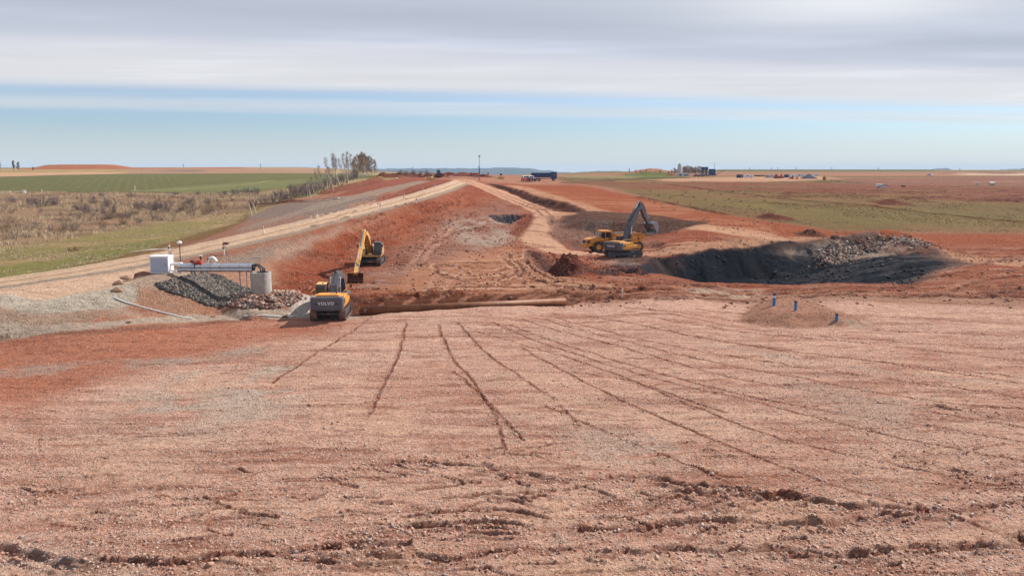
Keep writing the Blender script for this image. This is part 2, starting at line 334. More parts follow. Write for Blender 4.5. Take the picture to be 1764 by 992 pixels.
# ------------------------------------------------------------ base colours and masks
def S(r, g, b, k=1.36):
    f = lambda c: ((c / 255 + .055) / 1.055) ** 2.4 if c > 10 else c / 3294.6
    return np.array([f(r) / k, f(g) / k, f(b) / k], np.float32)
ALB = np.empty(GX.shape + (3,), np.float32); ALB[:] = S(176, 122, 98)
PEB = np.full(GX.shape, .12, np.float32); GRS = np.zeros(GX.shape, np.float32); RGH = np.full(GX.shape, .5, np.float32)
def lay(s_, m, col=None, peb=None, grs=None, rgh=None):
    if col is not None: ALB[s_] += (col - ALB[s_]) * m[..., None]
    for A, v in ((PEB, peb), (GRS, grs), (RGH, rgh)):
        if v is not None: A[s_] += (v - A[s_]) * m
def area(pts, col, f=1.0, wob=1.5, ws=4.0, seed=0, k=1.0, lift=False, **kw):
    if not lift: pts = GP(pts)
    s_, d = sd_poly(pts, f + wob * 2, wob, ws, seed)
    if s_ is None: return
    lay(s_, sstep(-f, f, d) * k, col, **kw)
def patch(pts, col, f=2.0, sc_=3.0, thr=0.0, wid=.5, k=1.0, seed=0, st=(1, 1), **kw):   # broken up by noise
    s_, d = sd_poly(GP(pts), f, 1.0, 5, seed)
    if s_ is None: return
    X, Y = GX[s_], GY[s_]
    m = sstep(-f, f, d) * sstep(thr - wid / 2, thr + wid / 2, fbm(X / sc_ / st[0], Y / sc_ / st[1], 200 + seed, 5)) * k
    lay(s_, m, col, **kw)
def strip(pts, col, hw, f=.5, k=1.0, wob=.3, ws=3, seed=0, off=0.0, brk=0, px=True, sm=True, **kw):
    if px: pts = GP(pts)
    if sm: pts = smooth_pts(pts)
    s_, d, a = line_d(pts, hw + f + abs(off) + wob * 2, 0, wob, ws, seed)
    if s_ is None: return
    m = sstep(hw + f, hw - f * .3, np.abs(d - off)) * k
    if brk: m = m * sstep(-brk, brk, fbm(a / 2.5, d / 1.5, 300 + seed, 3) + .1)
    lay(s_, m, col, **kw)
def rut(pts, depth=.12, hw=.22, col=None, px=True, seed=0, rim=.35, wob=.25, k=.8, tread=0, brk=.25):
    if px: pts = GP(pts)
    pts = smooth_pts(pts); s_, d, a = line_d(pts, hw * 4 + wob * 2, 0, wob, 1.6, seed)
    if s_ is None: return
    X, Y = GX[s_], GY[s_]; n = fbm(X * 1.3, Y * 1.3, 400 + seed, 4)
    e = sstep(-brk - .3, -.3 + brk, fbm(a / 5, a * 0 + seed, 401, 2) + .25)
    prof = -depth * np.clip(1 - np.abs(d / hw), 0, 1) * (1 + n) + depth * rim * np.exp(-((np.abs(d) - hw * 1.5) / hw / .6) ** 2) * (1 + 1.5 * n)
    Z[s_] += prof * e
    if col is not None: lay(s_, sstep(hw * 1.5, hw * .5, np.abs(d)) * e * k * np.clip(.8 + n, 0, 1), col)
PINK = S(230, 180, 156); PINKD = S(212, 154, 129); REDL = S(194, 120, 90); RED = S(162, 80, 48); REDD = S(128, 70, 50); TAN = S(212, 160, 128); PALE = S(222, 190, 160); GRAV = S(158, 138, 120); GREY = S(150, 126, 112)
# broad zones, far to near
FAR = [(-900, 300), (-900, 352), (2700, 352), (2700, 300)]
sel = GY > 500; lay(np.s_[:], sstep(380, 600, GY).astype(np.float32), S(140, 118, 84), grs=.6)
lay(np.s_[:], (sstep(1500, 2500, GY)).astype(np.float32), S(84, 90, 62), grs=.8)
area([(-900, 640), (2700, 640), (2700, 545), (1764, 530), (1300, 520), (990, 524), (600, 545), (340, 556), (0, 580), (-900, 615)], PINK, f=2, k=1, peb=.55)
near = (GY < 66).astype(np.float32) * sstep(68, 60, GY); lay(np.s_[:], near.astype(np.float32), PINK, peb=.6)
n0 = fbm(GX / 9, GY / 9, 1, 5); n1_ = fbm(GX / 2.6, GY / 1.6, 2, 5); n2_ = fbm(GX / 30, GY / 12, 3, 4)
nm = (GY < 72)
lay(np.s_[:], (nm * sstep(-.05, .5, n0 + n2_ * .4) * .55).astype(np.float32), PINKD)
lay(np.s_[:], (nm * sstep(0.1, .45, n1_) * .35).astype(np.float32), S(186, 120, 94), peb=.3)
lay(np.s_[:], (nm * sstep(0.15, .5, fbm(GX / 5, GY / 4, 6, 5)) * .5).astype(np.float32), S(224, 182, 158), peb=.95)
str_ = fbm(GX / 7 + GY / 30, GY / .9, 7, 5); str2 = fbm(GX / 3.2 - GY / 20, GY / .45, 9, 4)
lay(np.s_[:], (nm * sstep(.12, .42, str_) * .6).astype(np.float32), S(238, 194, 166), peb=.05, rgh=.1)
lay(np.s_[:], (nm * sstep(.14, .40, -str_) * .5).astype(np.float32), S(176, 114, 90), peb=.8)
lay(np.s_[:], (nm * sstep(.22, .5, str2) * .5).astype(np.float32), S(150, 84, 62))
# left front: redder, smoother, with a grey gravelly streak
area([(-900, 720), (0, 700), (150, 660), (330, 625), (480, 590), (600, 565), (600, 548), (340, 556), (0, 582), (-900, 620)], REDL, f=4, wob=3, ws=9, k=.85, peb=.12, rgh=.3, seed=3)
strip([(-200, 660), (0, 645), (110, 635), (200, 628), (300, 625), (420, 605)], S(190, 168, 152), 1.0, 1.2, k=.75, wob=1.2, ws=4, seed=4, brk=.5, peb=.4)
patch([(200, 700), (330, 640), (460, 620), (560, 640), (500, 700), (350, 740), (200, 740)], S(215, 192, 172), 3, 1.8, .05, .4, .85, seed=5, st=(1.6, 1), peb=1)
strip([(-200, 590), (0, 583), (180, 571), (340, 558), (430, 548)], S(150, 102, 82), .5, .5, k=.7, seed=6)
# middle ground
MID = [(455, 475), (520, 440), (560, 405), (640, 382), (700, 364), (760, 343), (800, 318), (832, 313), (900, 335), (1010, 345), (1100, 350), (1300, 395), (1480, 402), (2700, 430), (2700, 545), (1764, 516), (1300, 512), (990, 518), (600, 538), (480, 540)]
area(MID, S(170, 100, 70), f=1.5, wob=1.5, ws=6, seed=10, peb=.2, rgh=.8)
patch(MID, RED, 2, 7, -.02, .5, .75, seed=11, st=(1.5, .8))
patch(MID, S(186, 134, 110), 2, 4, .15, .4, .6, seed=12, st=(2, .7))
area([(470, 520), (485, 470), (530, 440), (570, 408), (640, 383), (720, 360), (770, 345), (800, 330), (830, 320), (850, 330), (800, 370), (730, 385), (690, 420), (620, 470), (600, 520), (540, 535)], S(158, 78, 48), f=3, wob=3, ws=8, k=.8, seed=13, rgh=.9)
patch([(560, 415), (700, 375), (790, 340), (860, 330), (890, 360), (800, 390), (700, 420), (600, 450)], S(176, 104, 74), 3, 3, .05, .4, .7, seed=14, st=(1, 1.6))
area([(700, 430), (740, 395), (790, 360), (860, 345), (900, 365), (900, 400), (870, 425), (780, 455), (690, 480), (650, 495), (640, 470)], S(164, 118, 100), f=4, wob=3, ws=7, k=.75, seed=15, peb=.3)
patch([(770, 385), (840, 375), (890, 390), (880, 425), (820, 430), (780, 410)], S(192, 168, 150), 3, 3, -.05, .4, .8, seed=16, peb=.5)
patch([(690, 490), (600, 505), (640, 470), (700, 480)], S(184, 150, 134), 3, 3, 0, .4, .7, seed=17)
area([(640, 505), (700, 470), (790, 440), (880, 425), (900, 430), (960, 475), (1050, 495), (900, 505)], S(202, 144, 110), f=2.5, wob=2, ws=6, k=.75, seed=18, rgh=.7)
area([(500, 541), (600, 540), (700, 534), (850, 526), (990, 519), (1120, 514), (1260, 512), (1250, 507), (1100, 505), (980, 506), (860, 508), (740, 511), (610, 516), (520, 528)], S(112, 68, 48), f=.6, wob=.5, ws=3, seed=19, rgh=1, k=.92, peb=0)  # dark brown deepened to carry the shade on the bank face
patch([(1100, 480), (2400, 490), (2400, 525), (1100, 515)], S(150, 84, 62), 1, 3, -.1, .4, .8, seed=20, st=(4, .6))
area([(1120, 510), (1250, 518), (1764, 525), (2400, 530), (2400, 522), (1764, 514), (1300, 508)], S(204, 160, 134), f=1, k=.7, seed=21)
# far side of the works, right: red slope, meadow with a green tinge, churned red ground
area([(835, 312), (900, 318), (1000, 320), (1110, 342), (1190, 362), (1300, 378), (1440, 398), (1764, 402), (2700, 420), (2700, 440), (1500, 420), (1340, 408), (1210, 392), (1100, 372), (1010, 355), (920, 332)], S(168, 90, 55), f=1.5, wob=1.2, ws=6, seed=25, rgh=.4)
patch([(900, 325), (1100, 345), (1300, 380), (1340, 405), (1150, 380), (1000, 350)], S(196, 130, 96), 1, 3, 0, .4, .6, seed=26, st=(4, .6))
MEADR = [(960, 316), (1040, 320), (1110, 340), (1190, 360), (1300, 377), (1440, 397), (1764, 401), (2700, 415), (2700, 300), (1764, 303), (1300, 303), (960, 305)]
area(MEADR, S(148, 114, 78), f=2, wob=2, ws=10, seed=27, grs=.8, rgh=.2, peb=0)
patch(MEADR, S(126, 108, 68), 2, 12, 0, .4, .6, seed=28, st=(2, 1))
area([(1200, 342), (1400, 352), (1764, 372), (2500, 380), (2500, 402), (1764, 394), (1500, 388), (1350, 372)], S(138, 122, 74), f=4, wob=3, ws=10, k=.6, seed=29)
patch([(960, 316), (1300, 314), (1764, 322), (2600, 330), (2600, 352), (1764, 350), (1500, 338), (1300, 328), (1100, 326)], S(146, 90, 70), 4, 9, -.22, .3, .95, seed=30, st=(3, 1), rgh=.9, grs=.1)
area([(1420, 308), (1764, 303), (2600, 300), (2600, 330), (1764, 322), (1500, 318)], S(150, 100, 84), f=6, wob=5, ws=20, k=.8, seed=31, grs=.1)
area([(1600, 297), (2600, 292), (2600, 303), (1700, 303)], S(150, 112, 100), f=8, wob=5, ws=40, k=.8, seed=32)
area([(1120, 308), (1250, 305), (1420, 304), (1440, 310), (1300, 314), (1150, 313)], S(214, 164, 134), f=5, wob=4, ws=16, k=.75, seed=33, grs=0)
for i, pp in enumerate([[(1150, 318), (1240, 330), (1330, 341), (1430, 350), (1520, 358), (1640, 372), (1764, 384)], [(1100, 340), (1150, 350), (1200, 360), (1250, 370)], [(1300, 348), (1420, 356), (1500, 356)], [(1240, 323), (1400, 325), (1600, 333)]]):
    strip(pp, S(120, 66, 46), .7, .6, k=.85, wob=.9, ws=4, seed=40 + i, brk=.3, grs=0); rut(pp, .35, .8, None, seed=40 + i)
area([(1650, 300), (1764, 299), (2100, 298), (2100, 301), (1764, 302.5), (1660, 302)], S(225, 195, 160), f=8, wob=3, k=.8, seed=44)
# dyke: dark green
area(DYKE, S(92, 98, 58), f=4, lift=True, wob=2, seed=45, grs=1)
area([(1080, 307), (1130, 309), (1180, 307), (1150, 298), (1110, 296), (1070, 301)], S(112, 118, 66), f=4, wob=4, ws=10, seed=46, grs=1)
area([(975, 303), (1100, 303), (1090, 309), (975, 309)], S(150, 138, 96), f=4, wob=4, ws=10, seed=47, grs=.8)
# left: meadow, scrub, crop field, sand strip, heap
MEADL = [(-900, 560), (0, 492), (120, 470), (210, 448), (300, 424), (390, 396), (432, 372), (480, 352), (560, 330), (640, 312), (700, 303), (700, 296), (-900, 300)]
area(MEADL, S(186, 156, 116), f=1.6, wob=1.6, ws=5, seed=50, grs=.9, rgh=.2, peb=0)
patch(MEADL, S(150, 138, 86), 1, 9, .12, .4, .8, seed=51, st=(2, 1))
area([(-600, 520), (0, 486), (110, 468), (200, 444), (290, 420), (300, 408), (200, 425), (90, 448), (0, 458), (-600, 480)], S(134, 134, 70), f=2, wob=2, ws=5, k=.75, seed=52, grs=1)
area([(0, 492), (120, 472), (212, 450), (300, 426), (392, 398), (434, 374), (428, 366), (380, 392), (290, 418), (200, 442), (100, 466), (0, 484)], S(128, 92, 50), f=1, wob=1, ws=3, k=.7, seed=53, grs=.3)
SCRUB = [(-900, 450), (0, 425), (120, 412), (240, 392), (340, 376), (420, 366), (480, 348), (520, 335), (440, 334), (330, 334), (200, 332), (0, 331), (-900, 333)]
area(SCRUB, S(168, 134, 108), f=3, wob=3, ws=10, seed=54, grs=.8)
patch(SCRUB, S(172, 148, 112), 2, 6, .05, .4, .7, seed=55, st=(2, 1))
patch(SCRUB, S(122, 94, 72), 2, 5, .1, .3, .6, seed=56, st=(2, 1))
area([(-900, 333), (0, 331), (200, 331), (330, 333), (440, 332), (560, 316), (640, 306), (700, 301), (700, 299), (560, 299), (400, 299), (220, 299), (100, 301), (0, 304), (-900, 310)], S(118, 115, 74), f=3, wob=2, ws=20, seed=57, grs=1)
# drill rows in the crop field
s_, d = sd_poly(GP([(-900, 333), (0, 330), (330, 331), (440, 322), (600, 303), (500, 299), (220, 299), (0, 304), (-900, 310)]), 3)
row = np.sin((GX[s_] + GY[s_] * .48) * 2.0 + fbm(GX[s_] / 25, GY[s_] / 60, 60, 3) * 3)
lay(s_, (sstep(-2, 3, d) * sstep(-.1, .9, row + fbm(GX[s_] / 14, GY[s_] / 30, 61, 4)) * .16 * sstep(-.5, .3, fbm(GX[s_] / 30, GY[s_] / 50, 62, 3))), S(158, 152, 108))
area([(230, 331), (330, 332), (450, 328), (560, 312), (520, 308), (400, 316), (300, 322)], S(140, 142, 96), f=4, wob=4, ws=14, k=.6, seed=62)
strip([(-200, 333.5), (0, 332), (220, 331), (330, 334), (420, 337), (460, 338)], S(70, 64, 42), .9, .6, k=.85, seed=63)
strip([(230, 329), (330, 325), (420, 318), (470, 311)], S(168, 156, 110), 1.2, .8, k=.7, seed=64)
area([(-900, 311), (0, 304.5), (100, 301.5), (220, 299.5), (220, 296), (60, 297), (0, 298), (-900, 300)], S(206, 162, 126), f=5, wob=4, ws=30, seed=65, grs=0)
area([(220, 299.5), (400, 299), (560, 299), (560, 292), (400, 290), (220, 290)], S(176, 138, 112), f=8, wob=8, ws=40, seed=66, grs=.1)
area(pyp([(40, 290, 540), (240, 290, 540), (420, 290, 560), (420, 290, 800), (30, 290, 800)]), S(178, 112, 76), f=6, lift=True, wob=8, ws=40, seed=67, grs=0)
patch([(170, 298), (250, 296), (350, 296), (350, 293), (200, 293)], S(130, 112, 100), 5, 30, -.1, .4, .8, seed=68)
# grey spoil flank under the birches, red bench, tracks on it
area([(330, 440), (400, 412), (420, 392), (432, 372), (470, 356), (540, 344), (600, 340), (640, 340), (700, 330), (640, 352), (560, 376), (480, 398), (400, 420), (340, 440)], GREY, f=1.2, wob=1.2, ws=4, seed=70, peb=.6)
area([(180, 462), (260, 438), (330, 420), (400, 396), (440, 378), (500, 372), (540, 372), (460, 396), (380, 418), (300, 440), (200, 468)], S(172, 122, 100), f=1, wob=1, ws=3, k=.8, seed=71)
area([(560, 342), (600, 326), (650, 312), (700, 306), (770, 306), (790, 312), (740, 330), (700, 343), (660, 352), (640, 345), (700, 325), (640, 330)], S(158, 88, 66), f=1.5, wob=1.2, ws=5, seed=72)
area([(540, 352), (575, 344), (720, 312), (740, 312), (700, 324), (640, 338), (560, 358), (420, 398), (400, 400)], S(172, 150, 130), f=.7, wob=.6, ws=3, seed=73, k=.85)
area([(690, 336), (720, 328), (770, 314), (775, 320), (745, 334), (700, 342)], S(136, 66, 44), f=1, wob=1, ws=3, seed=74)
area([(600, 352), (640, 346), (690, 352), (650, 362), (600, 368)], S(196, 140, 112), f=1, wob=1, ws=3, seed=75, k=.7)
strip([(430, 352), (480, 350), (540, 347), (590, 343)], S(110, 72, 56), .7, .5, k=.8, seed=76)
# bench, slope and road on the left
area(EMB[:6].tolist() + [list(PZ(300, 470, 3.3)[:2]), list(PZ(205, 505, 2.3)[:2]), list(PZ(0, 522, 2)[:2]), list(PZ(-900, 545, 2)[:2])], S(206, 172, 146), f=.8, wob=.8, ws=3, lift=True, seed=80, peb=.5)
patch([(130, 530), (210, 515), (330, 545), (300, 560), (180, 560)], S(186, 122, 92), 1, 2, -.25, .4, .85, seed=81)
patch([(0, 530), (200, 522), (200, 565), (0, 575)], S(178, 146, 122), 1, 1.6, .0, .4, .7, seed=82, st=(1, 2.5), peb=.6)
area([(200, 470), (262, 470), (340, 470), (335, 490), (280, 500), (205, 505), (190, 490)], S(200, 170, 146), f=.8, wob=.8, ws=3, seed=83, peb=.7)
area([(210, 505), (280, 500), (420, 535), (470, 545), (360, 548), (250, 535)], S(188, 136, 108), f=.8, wob=.8, ws=3, k=.8, seed=84, peb=.3)
area([(350, 470), (470, 450), (480, 490), (440, 500), (400, 490)], S(200, 152, 124), f=1, wob=1, ws=3, k=.85, seed=85)
area([(360, 452), (420, 436), (480, 420), (560, 402), (600, 390), (560, 408), (490, 440), (430, 458)], GRAV, f=1, wob=1, ws=3, k=.9, seed=86, peb=.8)
area([(480, 432), (540, 412), (600, 392), (640, 380), (560, 400), (520, 425), (470, 450)], S(208, 160, 132), f=.8, wob=.7, ws=3, k=.8, seed=87)
strip([(0, 565), (150, 562), (340, 550), (420, 546), (520, 544), (600, 545)], S(206, 186, 164), .7, .5, k=.85, wob=.4, seed=88, peb=.6)
def relax(p, n=30, it=14):
    p = smooth_pts(p, 6); d = np.concatenate([[0], np.cumsum(np.hypot(*np.diff(p, axis=0).T))]); t = np.linspace(0, d[-1], n * 3); q = np.stack([np.interp(t, d, p[:, 0]), np.interp(t, d, p[:, 1])], -1)
    for _ in range(it * 4): q[1:-1] = .25 * q[:-2] + .5 * q[1:-1] + .25 * q[2:]
    return q[::3]
ROADL = relax(GP([(-500, 552), (-150, 524), (0, 506), (100, 490), (170, 474), (240, 458), (300, 446), (400, 418), (500, 395), (600, 370), (700, 345), (750, 330), (782, 319), (800, 312)])) if False else RD[:, :2]
area([(-900, 560), (-900, 520), (0, 489), (80, 474), (170, 458), (262, 446), (262, 470), (212, 496), (206, 509), (90, 521), (0, 528)], S(236, 196, 166), f=1, wob=.7, ws=4, seed=89, peb=.2)
strip(ROADL, S(232, 196, 166), 3.5, .8, k=.95, wob=.3, ws=6, seed=90, px=False, peb=.35, rgh=.1, grs=0)
for o_ in (-1.1, .75): strip(ROADL, S(240, 200, 164), .42, .3, k=.9, wob=.2, ws=5, seed=91, off=o_, px=False, peb=0)
strip(ROADL, S(176, 150, 126), .3, .4, k=.6, wob=.2, ws=5, seed=92, off=-.15, px=False)
strip(ROADL, S(160, 142, 122), .6, .6, k=.8, wob=.5, ws=3, seed=93, off=3.1, px=False, peb=.7)
strip([(0, 522), (90, 520), (200, 512), (205, 500)], S(214, 204, 184), 1.2, .7, k=.8, seed=94)
# white ground sheet spill by the machine
area([(497, 532), (520, 518), (552, 515), (556, 536), (520, 544), (495, 545)], S(222, 206, 194), f=.4, wob=.5, ws=2, seed=95, peb=.3)
strip([(232, 433), (260, 430), (292, 428)], S(214, 200, 192), .5, .3, k=.9, seed=96)
# haul roads
HR1 = GP([(790, 308), (803, 312), (835, 323), (862, 333), (888, 343.5), (912, 353.5), (934, 362), (945, 372), (938, 386), (928, 398), (924, 408), (934, 420), (960, 429), (1010, 436), (1080, 440)])
strip(HR1, S(224, 172, 140), 2.5, .7, k=.95, wob=.7, ws=4, seed=100, px=False, rgh=.2, peb=.1)
strip([(945, 366), (945, 378), (932, 396), (927, 410), (942, 424), (970, 432)], S(222, 172, 140), 3.3, .6, k=.95, seed=101)
for o_ in (-1.3, .6, 1.9): strip(HR1[:8], S(228, 176, 144), .4, .3, k=.8, off=o_, seed=102, px=False)
for o_ in (-.4, 1.25): strip(HR1[:8], S(156, 92, 64), .22, .25, k=.7, off=o_, seed=103, px=False)
HR2 = GP([(1764, 455), (1600, 432), (1460, 421), (1350, 415), (1300, 402), (1210, 390), (1120, 378), (1040, 367), (980, 352), (930, 334), (880, 320)])
strip(HR2, S(196, 138, 104), 2.8, 1.2, k=.85, wob=.9, ws=5, seed=104, px=False, rgh=.3)
for o_ in (-2, -.8, .5, 1.7): strip(HR2, S(222, 170, 136), .35, .35, k=.7, off=o_, wob=.5, ws=6, seed=105, px=False, brk=.4)
strip([(1000, 366), (960, 370), (1060, 372), (1010, 364)], S(208, 154, 120), 1.2, .6, k=.8, seed=106)
strip([(1080, 440), (1180, 430), (1260, 424), (1350, 416)], S(206, 156, 124), 2.6, 1, k=.85, wob=.8, seed=107, rgh=.3)
for v_ in (0, 1, 2): strip([(1110, 436 - v_ * 6), (1180, 431 - v_ * 6), (1260, 424 - v_ * 4), (1340, 417 - v_ * 2)], S(226, 176, 142), .3, .3, k=.7, seed=108 + v_)
strip([(1200, 393), (1270, 402), (1320, 410), (1350, 418)], S(222, 172, 136), 1.6, .7, k=.8, seed=112)
area([(1135, 432), (1200, 420), (1300, 408), (1340, 414), (1300, 424), (1200, 434)], S(186, 132, 100), f=1.5, wob=1, k=.6, seed=113)
for pp in ([(968, 378), (985, 392), (1000, 405)], [(978, 376), (998, 390), (1012, 402)]): strip(pp, S(214, 160, 130), .25, .2, seed=114)
for pp in ([(695, 470), (730, 425), (765, 390)], [(712, 468), (745, 428), (778, 393)], [(735, 505), (750, 480), (790, 455)], [(760, 508), (775, 485), (800, 465)]): strip(pp, S(208, 156, 130), .3, .3, k=.7, seed=115)
# turning loops and wheel tracks over the middle floor
for i, pp in enumerate([[(745, 455), (760, 475), (830, 480), (870, 470)], [(760, 470), (820, 488), (880, 480), (900, 460)], [(790, 462), (850, 466), (900, 455), (930, 470)], [(780, 450), (850, 450), (895, 445)], [(800, 474), (860, 476), (905, 470)], [(860, 440), (880, 460), (905, 490), (960, 497)], [(875, 435), (895, 460), (930, 485), (1000, 495)], [(905, 430), (905, 450), (940, 475), (1010, 490)], [(720, 500), (900, 497), (1050, 495)], [(740, 493), (860, 492), (960, 490)]]):
    strip(pp, S(224, 172, 140), .32, .3, k=.75, wob=.5, ws=3, seed=120 + i); rut([(a + 3, b + 3.0) for a, b in pp], .16, .35, S(120, 62, 42), seed=120 + i, wob=.3)
for i in range(13):                                       # wheel marks down the low bank behind the pipe
    u0 = 640 + i * 43 + (i * 37 % 17)
    strip([(u0, 536 - i * 1.7), (u0 + 14, 522 - i * 1.3), (u0 + 42 + (i * 13 % 11), 508 - i * .3)], S(188, 130, 104), .22, .22, k=.7, wob=.3, ws=2, seed=140 + i)
for i, pp in enumerate([[(1000, 505), (1200, 500), (1500, 502), (1764, 503)], [(900, 512), (1100, 506), (1300, 508)], [(1120, 496), (1350, 497), (1600, 494), (1764, 490)], [(1100, 512), (1400, 511), (1764, 509)], [(1560, 480), (1640, 462), (1720, 448), (1850, 440)], [(1590, 478), (1660, 466), (1764, 462)], [(1480, 425), (1600, 436), (1764, 440)], [(1450, 410), (1600, 420), (1764, 428)], [(1600, 440), (1660, 434), (1764, 436)], [(1140, 484), (1240, 494), (1420, 497)], [(1640, 500), (1700, 480), (1764, 474)]]):
    strip(pp, S(206, 148, 118), .5, .4, k=.6, wob=.8, ws=4, seed=160 + i, brk=.3); rut([(a, b + 2.2) for a, b in pp], .22, .5, S(112, 60, 42), seed=160 + i, wob=.5)
patch([(1180, 495), (1320, 500), (1320, 512), (1180, 508)], S(224, 190, 164), 1, 1.2, .1, .3, .9, seed=172, st=(2, 1), peb=1)
# pit colours
area(PIT, S(27, 31, 43), f=.3, wob=1.9, ws=8, lift=True, seed=5, peb=-.6, rgh=.8)
s_, d = sd_poly(PIT, 2, 1.9, 8, 5)
X, Y = GX[s_], GY[s_]
lay(s_, (d > .5) * sstep(-.1, .4, fbm(X / 3, Y / 3, 182, 5)) * .7, S(17, 20, 29))
lay(s_, (d > .3) * sstep(36, 50, X) * sstep(-.2, .4, fbm(X / 7, Y / 1.0, 183, 4)) * .6, S(92, 86, 86))
lay(s_, (d > -1) * sstep(3.2, 0, d) * sstep(40, 55, X) * .7, S(150, 112, 94))
lay(s_, (d > -1) * sstep(1.8, 0, d) * (Y < 98) * sstep(0, .3, fbm(X, Y, 184, 3)) * .8, S(120, 70, 52))
patch([(1340, 432), (1400, 420), (1480, 412), (1560, 410), (1600, 425), (1560, 440), (1450, 450)], S(166, 140, 122), 1, 2.0, -.02, .25, .9, seed=185, peb=.9)
patch([(1480, 418), (1560, 408), (1620, 430), (1560, 442)], S(128, 84, 66), 1, 2.5, -.1, .3, .8, seed=186)
area([(1365, 428), (1400, 422), (1440, 424), (1420, 450), (1380, 452)], S(66, 64, 70), f=.6, wob=1, ws=2, k=.8, seed=187)
area([(1012, 459), (1060, 456), (1115, 458), (1130, 470), (1160, 476), (1060, 476), (1015, 470)], S(52, 52, 60), f=.5, wob=.8, ws=3, k=.85, seed=188)
patch([(1020, 450), (1090, 448), (1105, 456), (1030, 458)], S(176, 150, 134), .5, 1, -.1, .3, .8, seed=189)
area([(1060, 444), (1140, 445), (1180, 452), (1170, 470), (1120, 460), (1070, 456)], S(84, 66, 62), f=1, wob=1, ws=3, k=.8, seed=190)
area([(908, 434), (935, 436), (955, 455), (1000, 474), (950, 474), (918, 456)], S(112, 76, 66), f=.7, wob=.8, ws=3, seed=191, k=.85)
q = G(982, 466); area([(q[0] - 3.4, q[1] + 3), (q[0] - 3.2, q[1] - .5), (q[0], q[1] - 1.5), (q[0] + 3.4, q[1] - .5), (q[0] + 3.6, q[1] + 3)], S(112, 60, 44), f=.6, lift=True, wob=.5, seed=192)
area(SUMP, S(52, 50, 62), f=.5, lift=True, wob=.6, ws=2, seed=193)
area([(885, 388), (905, 368), (920, 366), (918, 380), (902, 402), (895, 410), (875, 402)], S(140, 72, 48), f=.7, wob=.7, seed=194, rgh=1)
area([(966, 372), (1010, 370), (1060, 384), (1050, 416), (1000, 426), (965, 418), (945, 404), (960, 388)], S(140, 92, 76), f=.8, wob=.9, ws=3, seed=213, rgh=.8)
area(TRENCH, S(112, 62, 44), f=.8, lift=True, wob=.9, ws=3, seed=195, rgh=1)
patch([(920, 340), (970, 350), (990, 360), (930, 352)], S(64, 44, 42), 1, 2, -.1, .3, .8, seed=196)
area(np.vstack([pz([(1085, 416), (1150, 418), (1218, 411)], .8), pz([(1192, 398)], 2.0), pz([(1125, 382), (1080, 390)], 3.6)]), S(88, 52, 36), f=.8, lift=True, wob=.8, ws=3, seed=214, rgh=.8)
area(BK, S(84, 52, 38), f=.8, lift=True, wob=1.2, ws=4, seed=197, rgh=.7, k=.9)
patch([(950, 384), (1040, 384), (1060, 410), (1000, 418), (955, 404)], S(150, 108, 92), 1, 3, -.1, .3, .8, seed=198)
patch([(975, 380), (1050, 380), (1050, 396), (990, 396)], S(100, 84, 76), 1, 3, -.05, .3, .8, seed=199)
area(MND, S(190, 138, 112), f=.5, lift=True, wob=.4, ws=1.5, seed=200, rgh=1, peb=.3)
patch([(1430, 548), (1520, 552), (1500, 566), (1420, 564)], S(212, 180, 158), .5, .7, .05, .3, .8, seed=201)
for u, v, r, z_ in ((1325, 389, 2.6, 2.6), (1345, 390, 2.2, 2.6), (1400, 409, 2, 1.7), (1385, 409, 1.8, 1.7), (1535, 359, 4, 5.2)):
    q = PZ(u, v, z_); area([(q[0] - r, q[1] - r * .8), (q[0] + r, q[1] - r * .8), (q[0] + r, q[1] + r * .8), (q[0] - r, q[1] + r * .8)], S(118, 68, 48), f=r * .3, lift=True, wob=.8, ws=2, seed=int(u), grs=0)
strip([(648, 304), (690, 303), (730, 303), (768, 304)], S(116, 60, 44), 4, 1.5, k=.9, wob=1, seed=210)
strip([(560, 334), (600, 322), (640, 313), (655, 306)], S(126, 66, 50), 1.8, 1, k=.8, wob=1, seed=211)
for k_, (u, v, r) in enumerate(((800, 302, 6), (832, 304, 5), (775, 301, 5))):
    q = G(u, v); area([(q[0] - r, q[1] - r), (q[0] + r, q[1] - r), (q[0] + r, q[1] + r), (q[0] - r, q[1] + r)], S(126, 66, 46), f=2, lift=True, wob=1, seed=212 + k_)
area([(690, 302), (760, 304), (860, 308), (960, 308), (980, 316), (900, 318), (830, 312), (760, 309)], S(190, 134, 104), f=3, wob=3, ws=10, k=.6, seed=215)
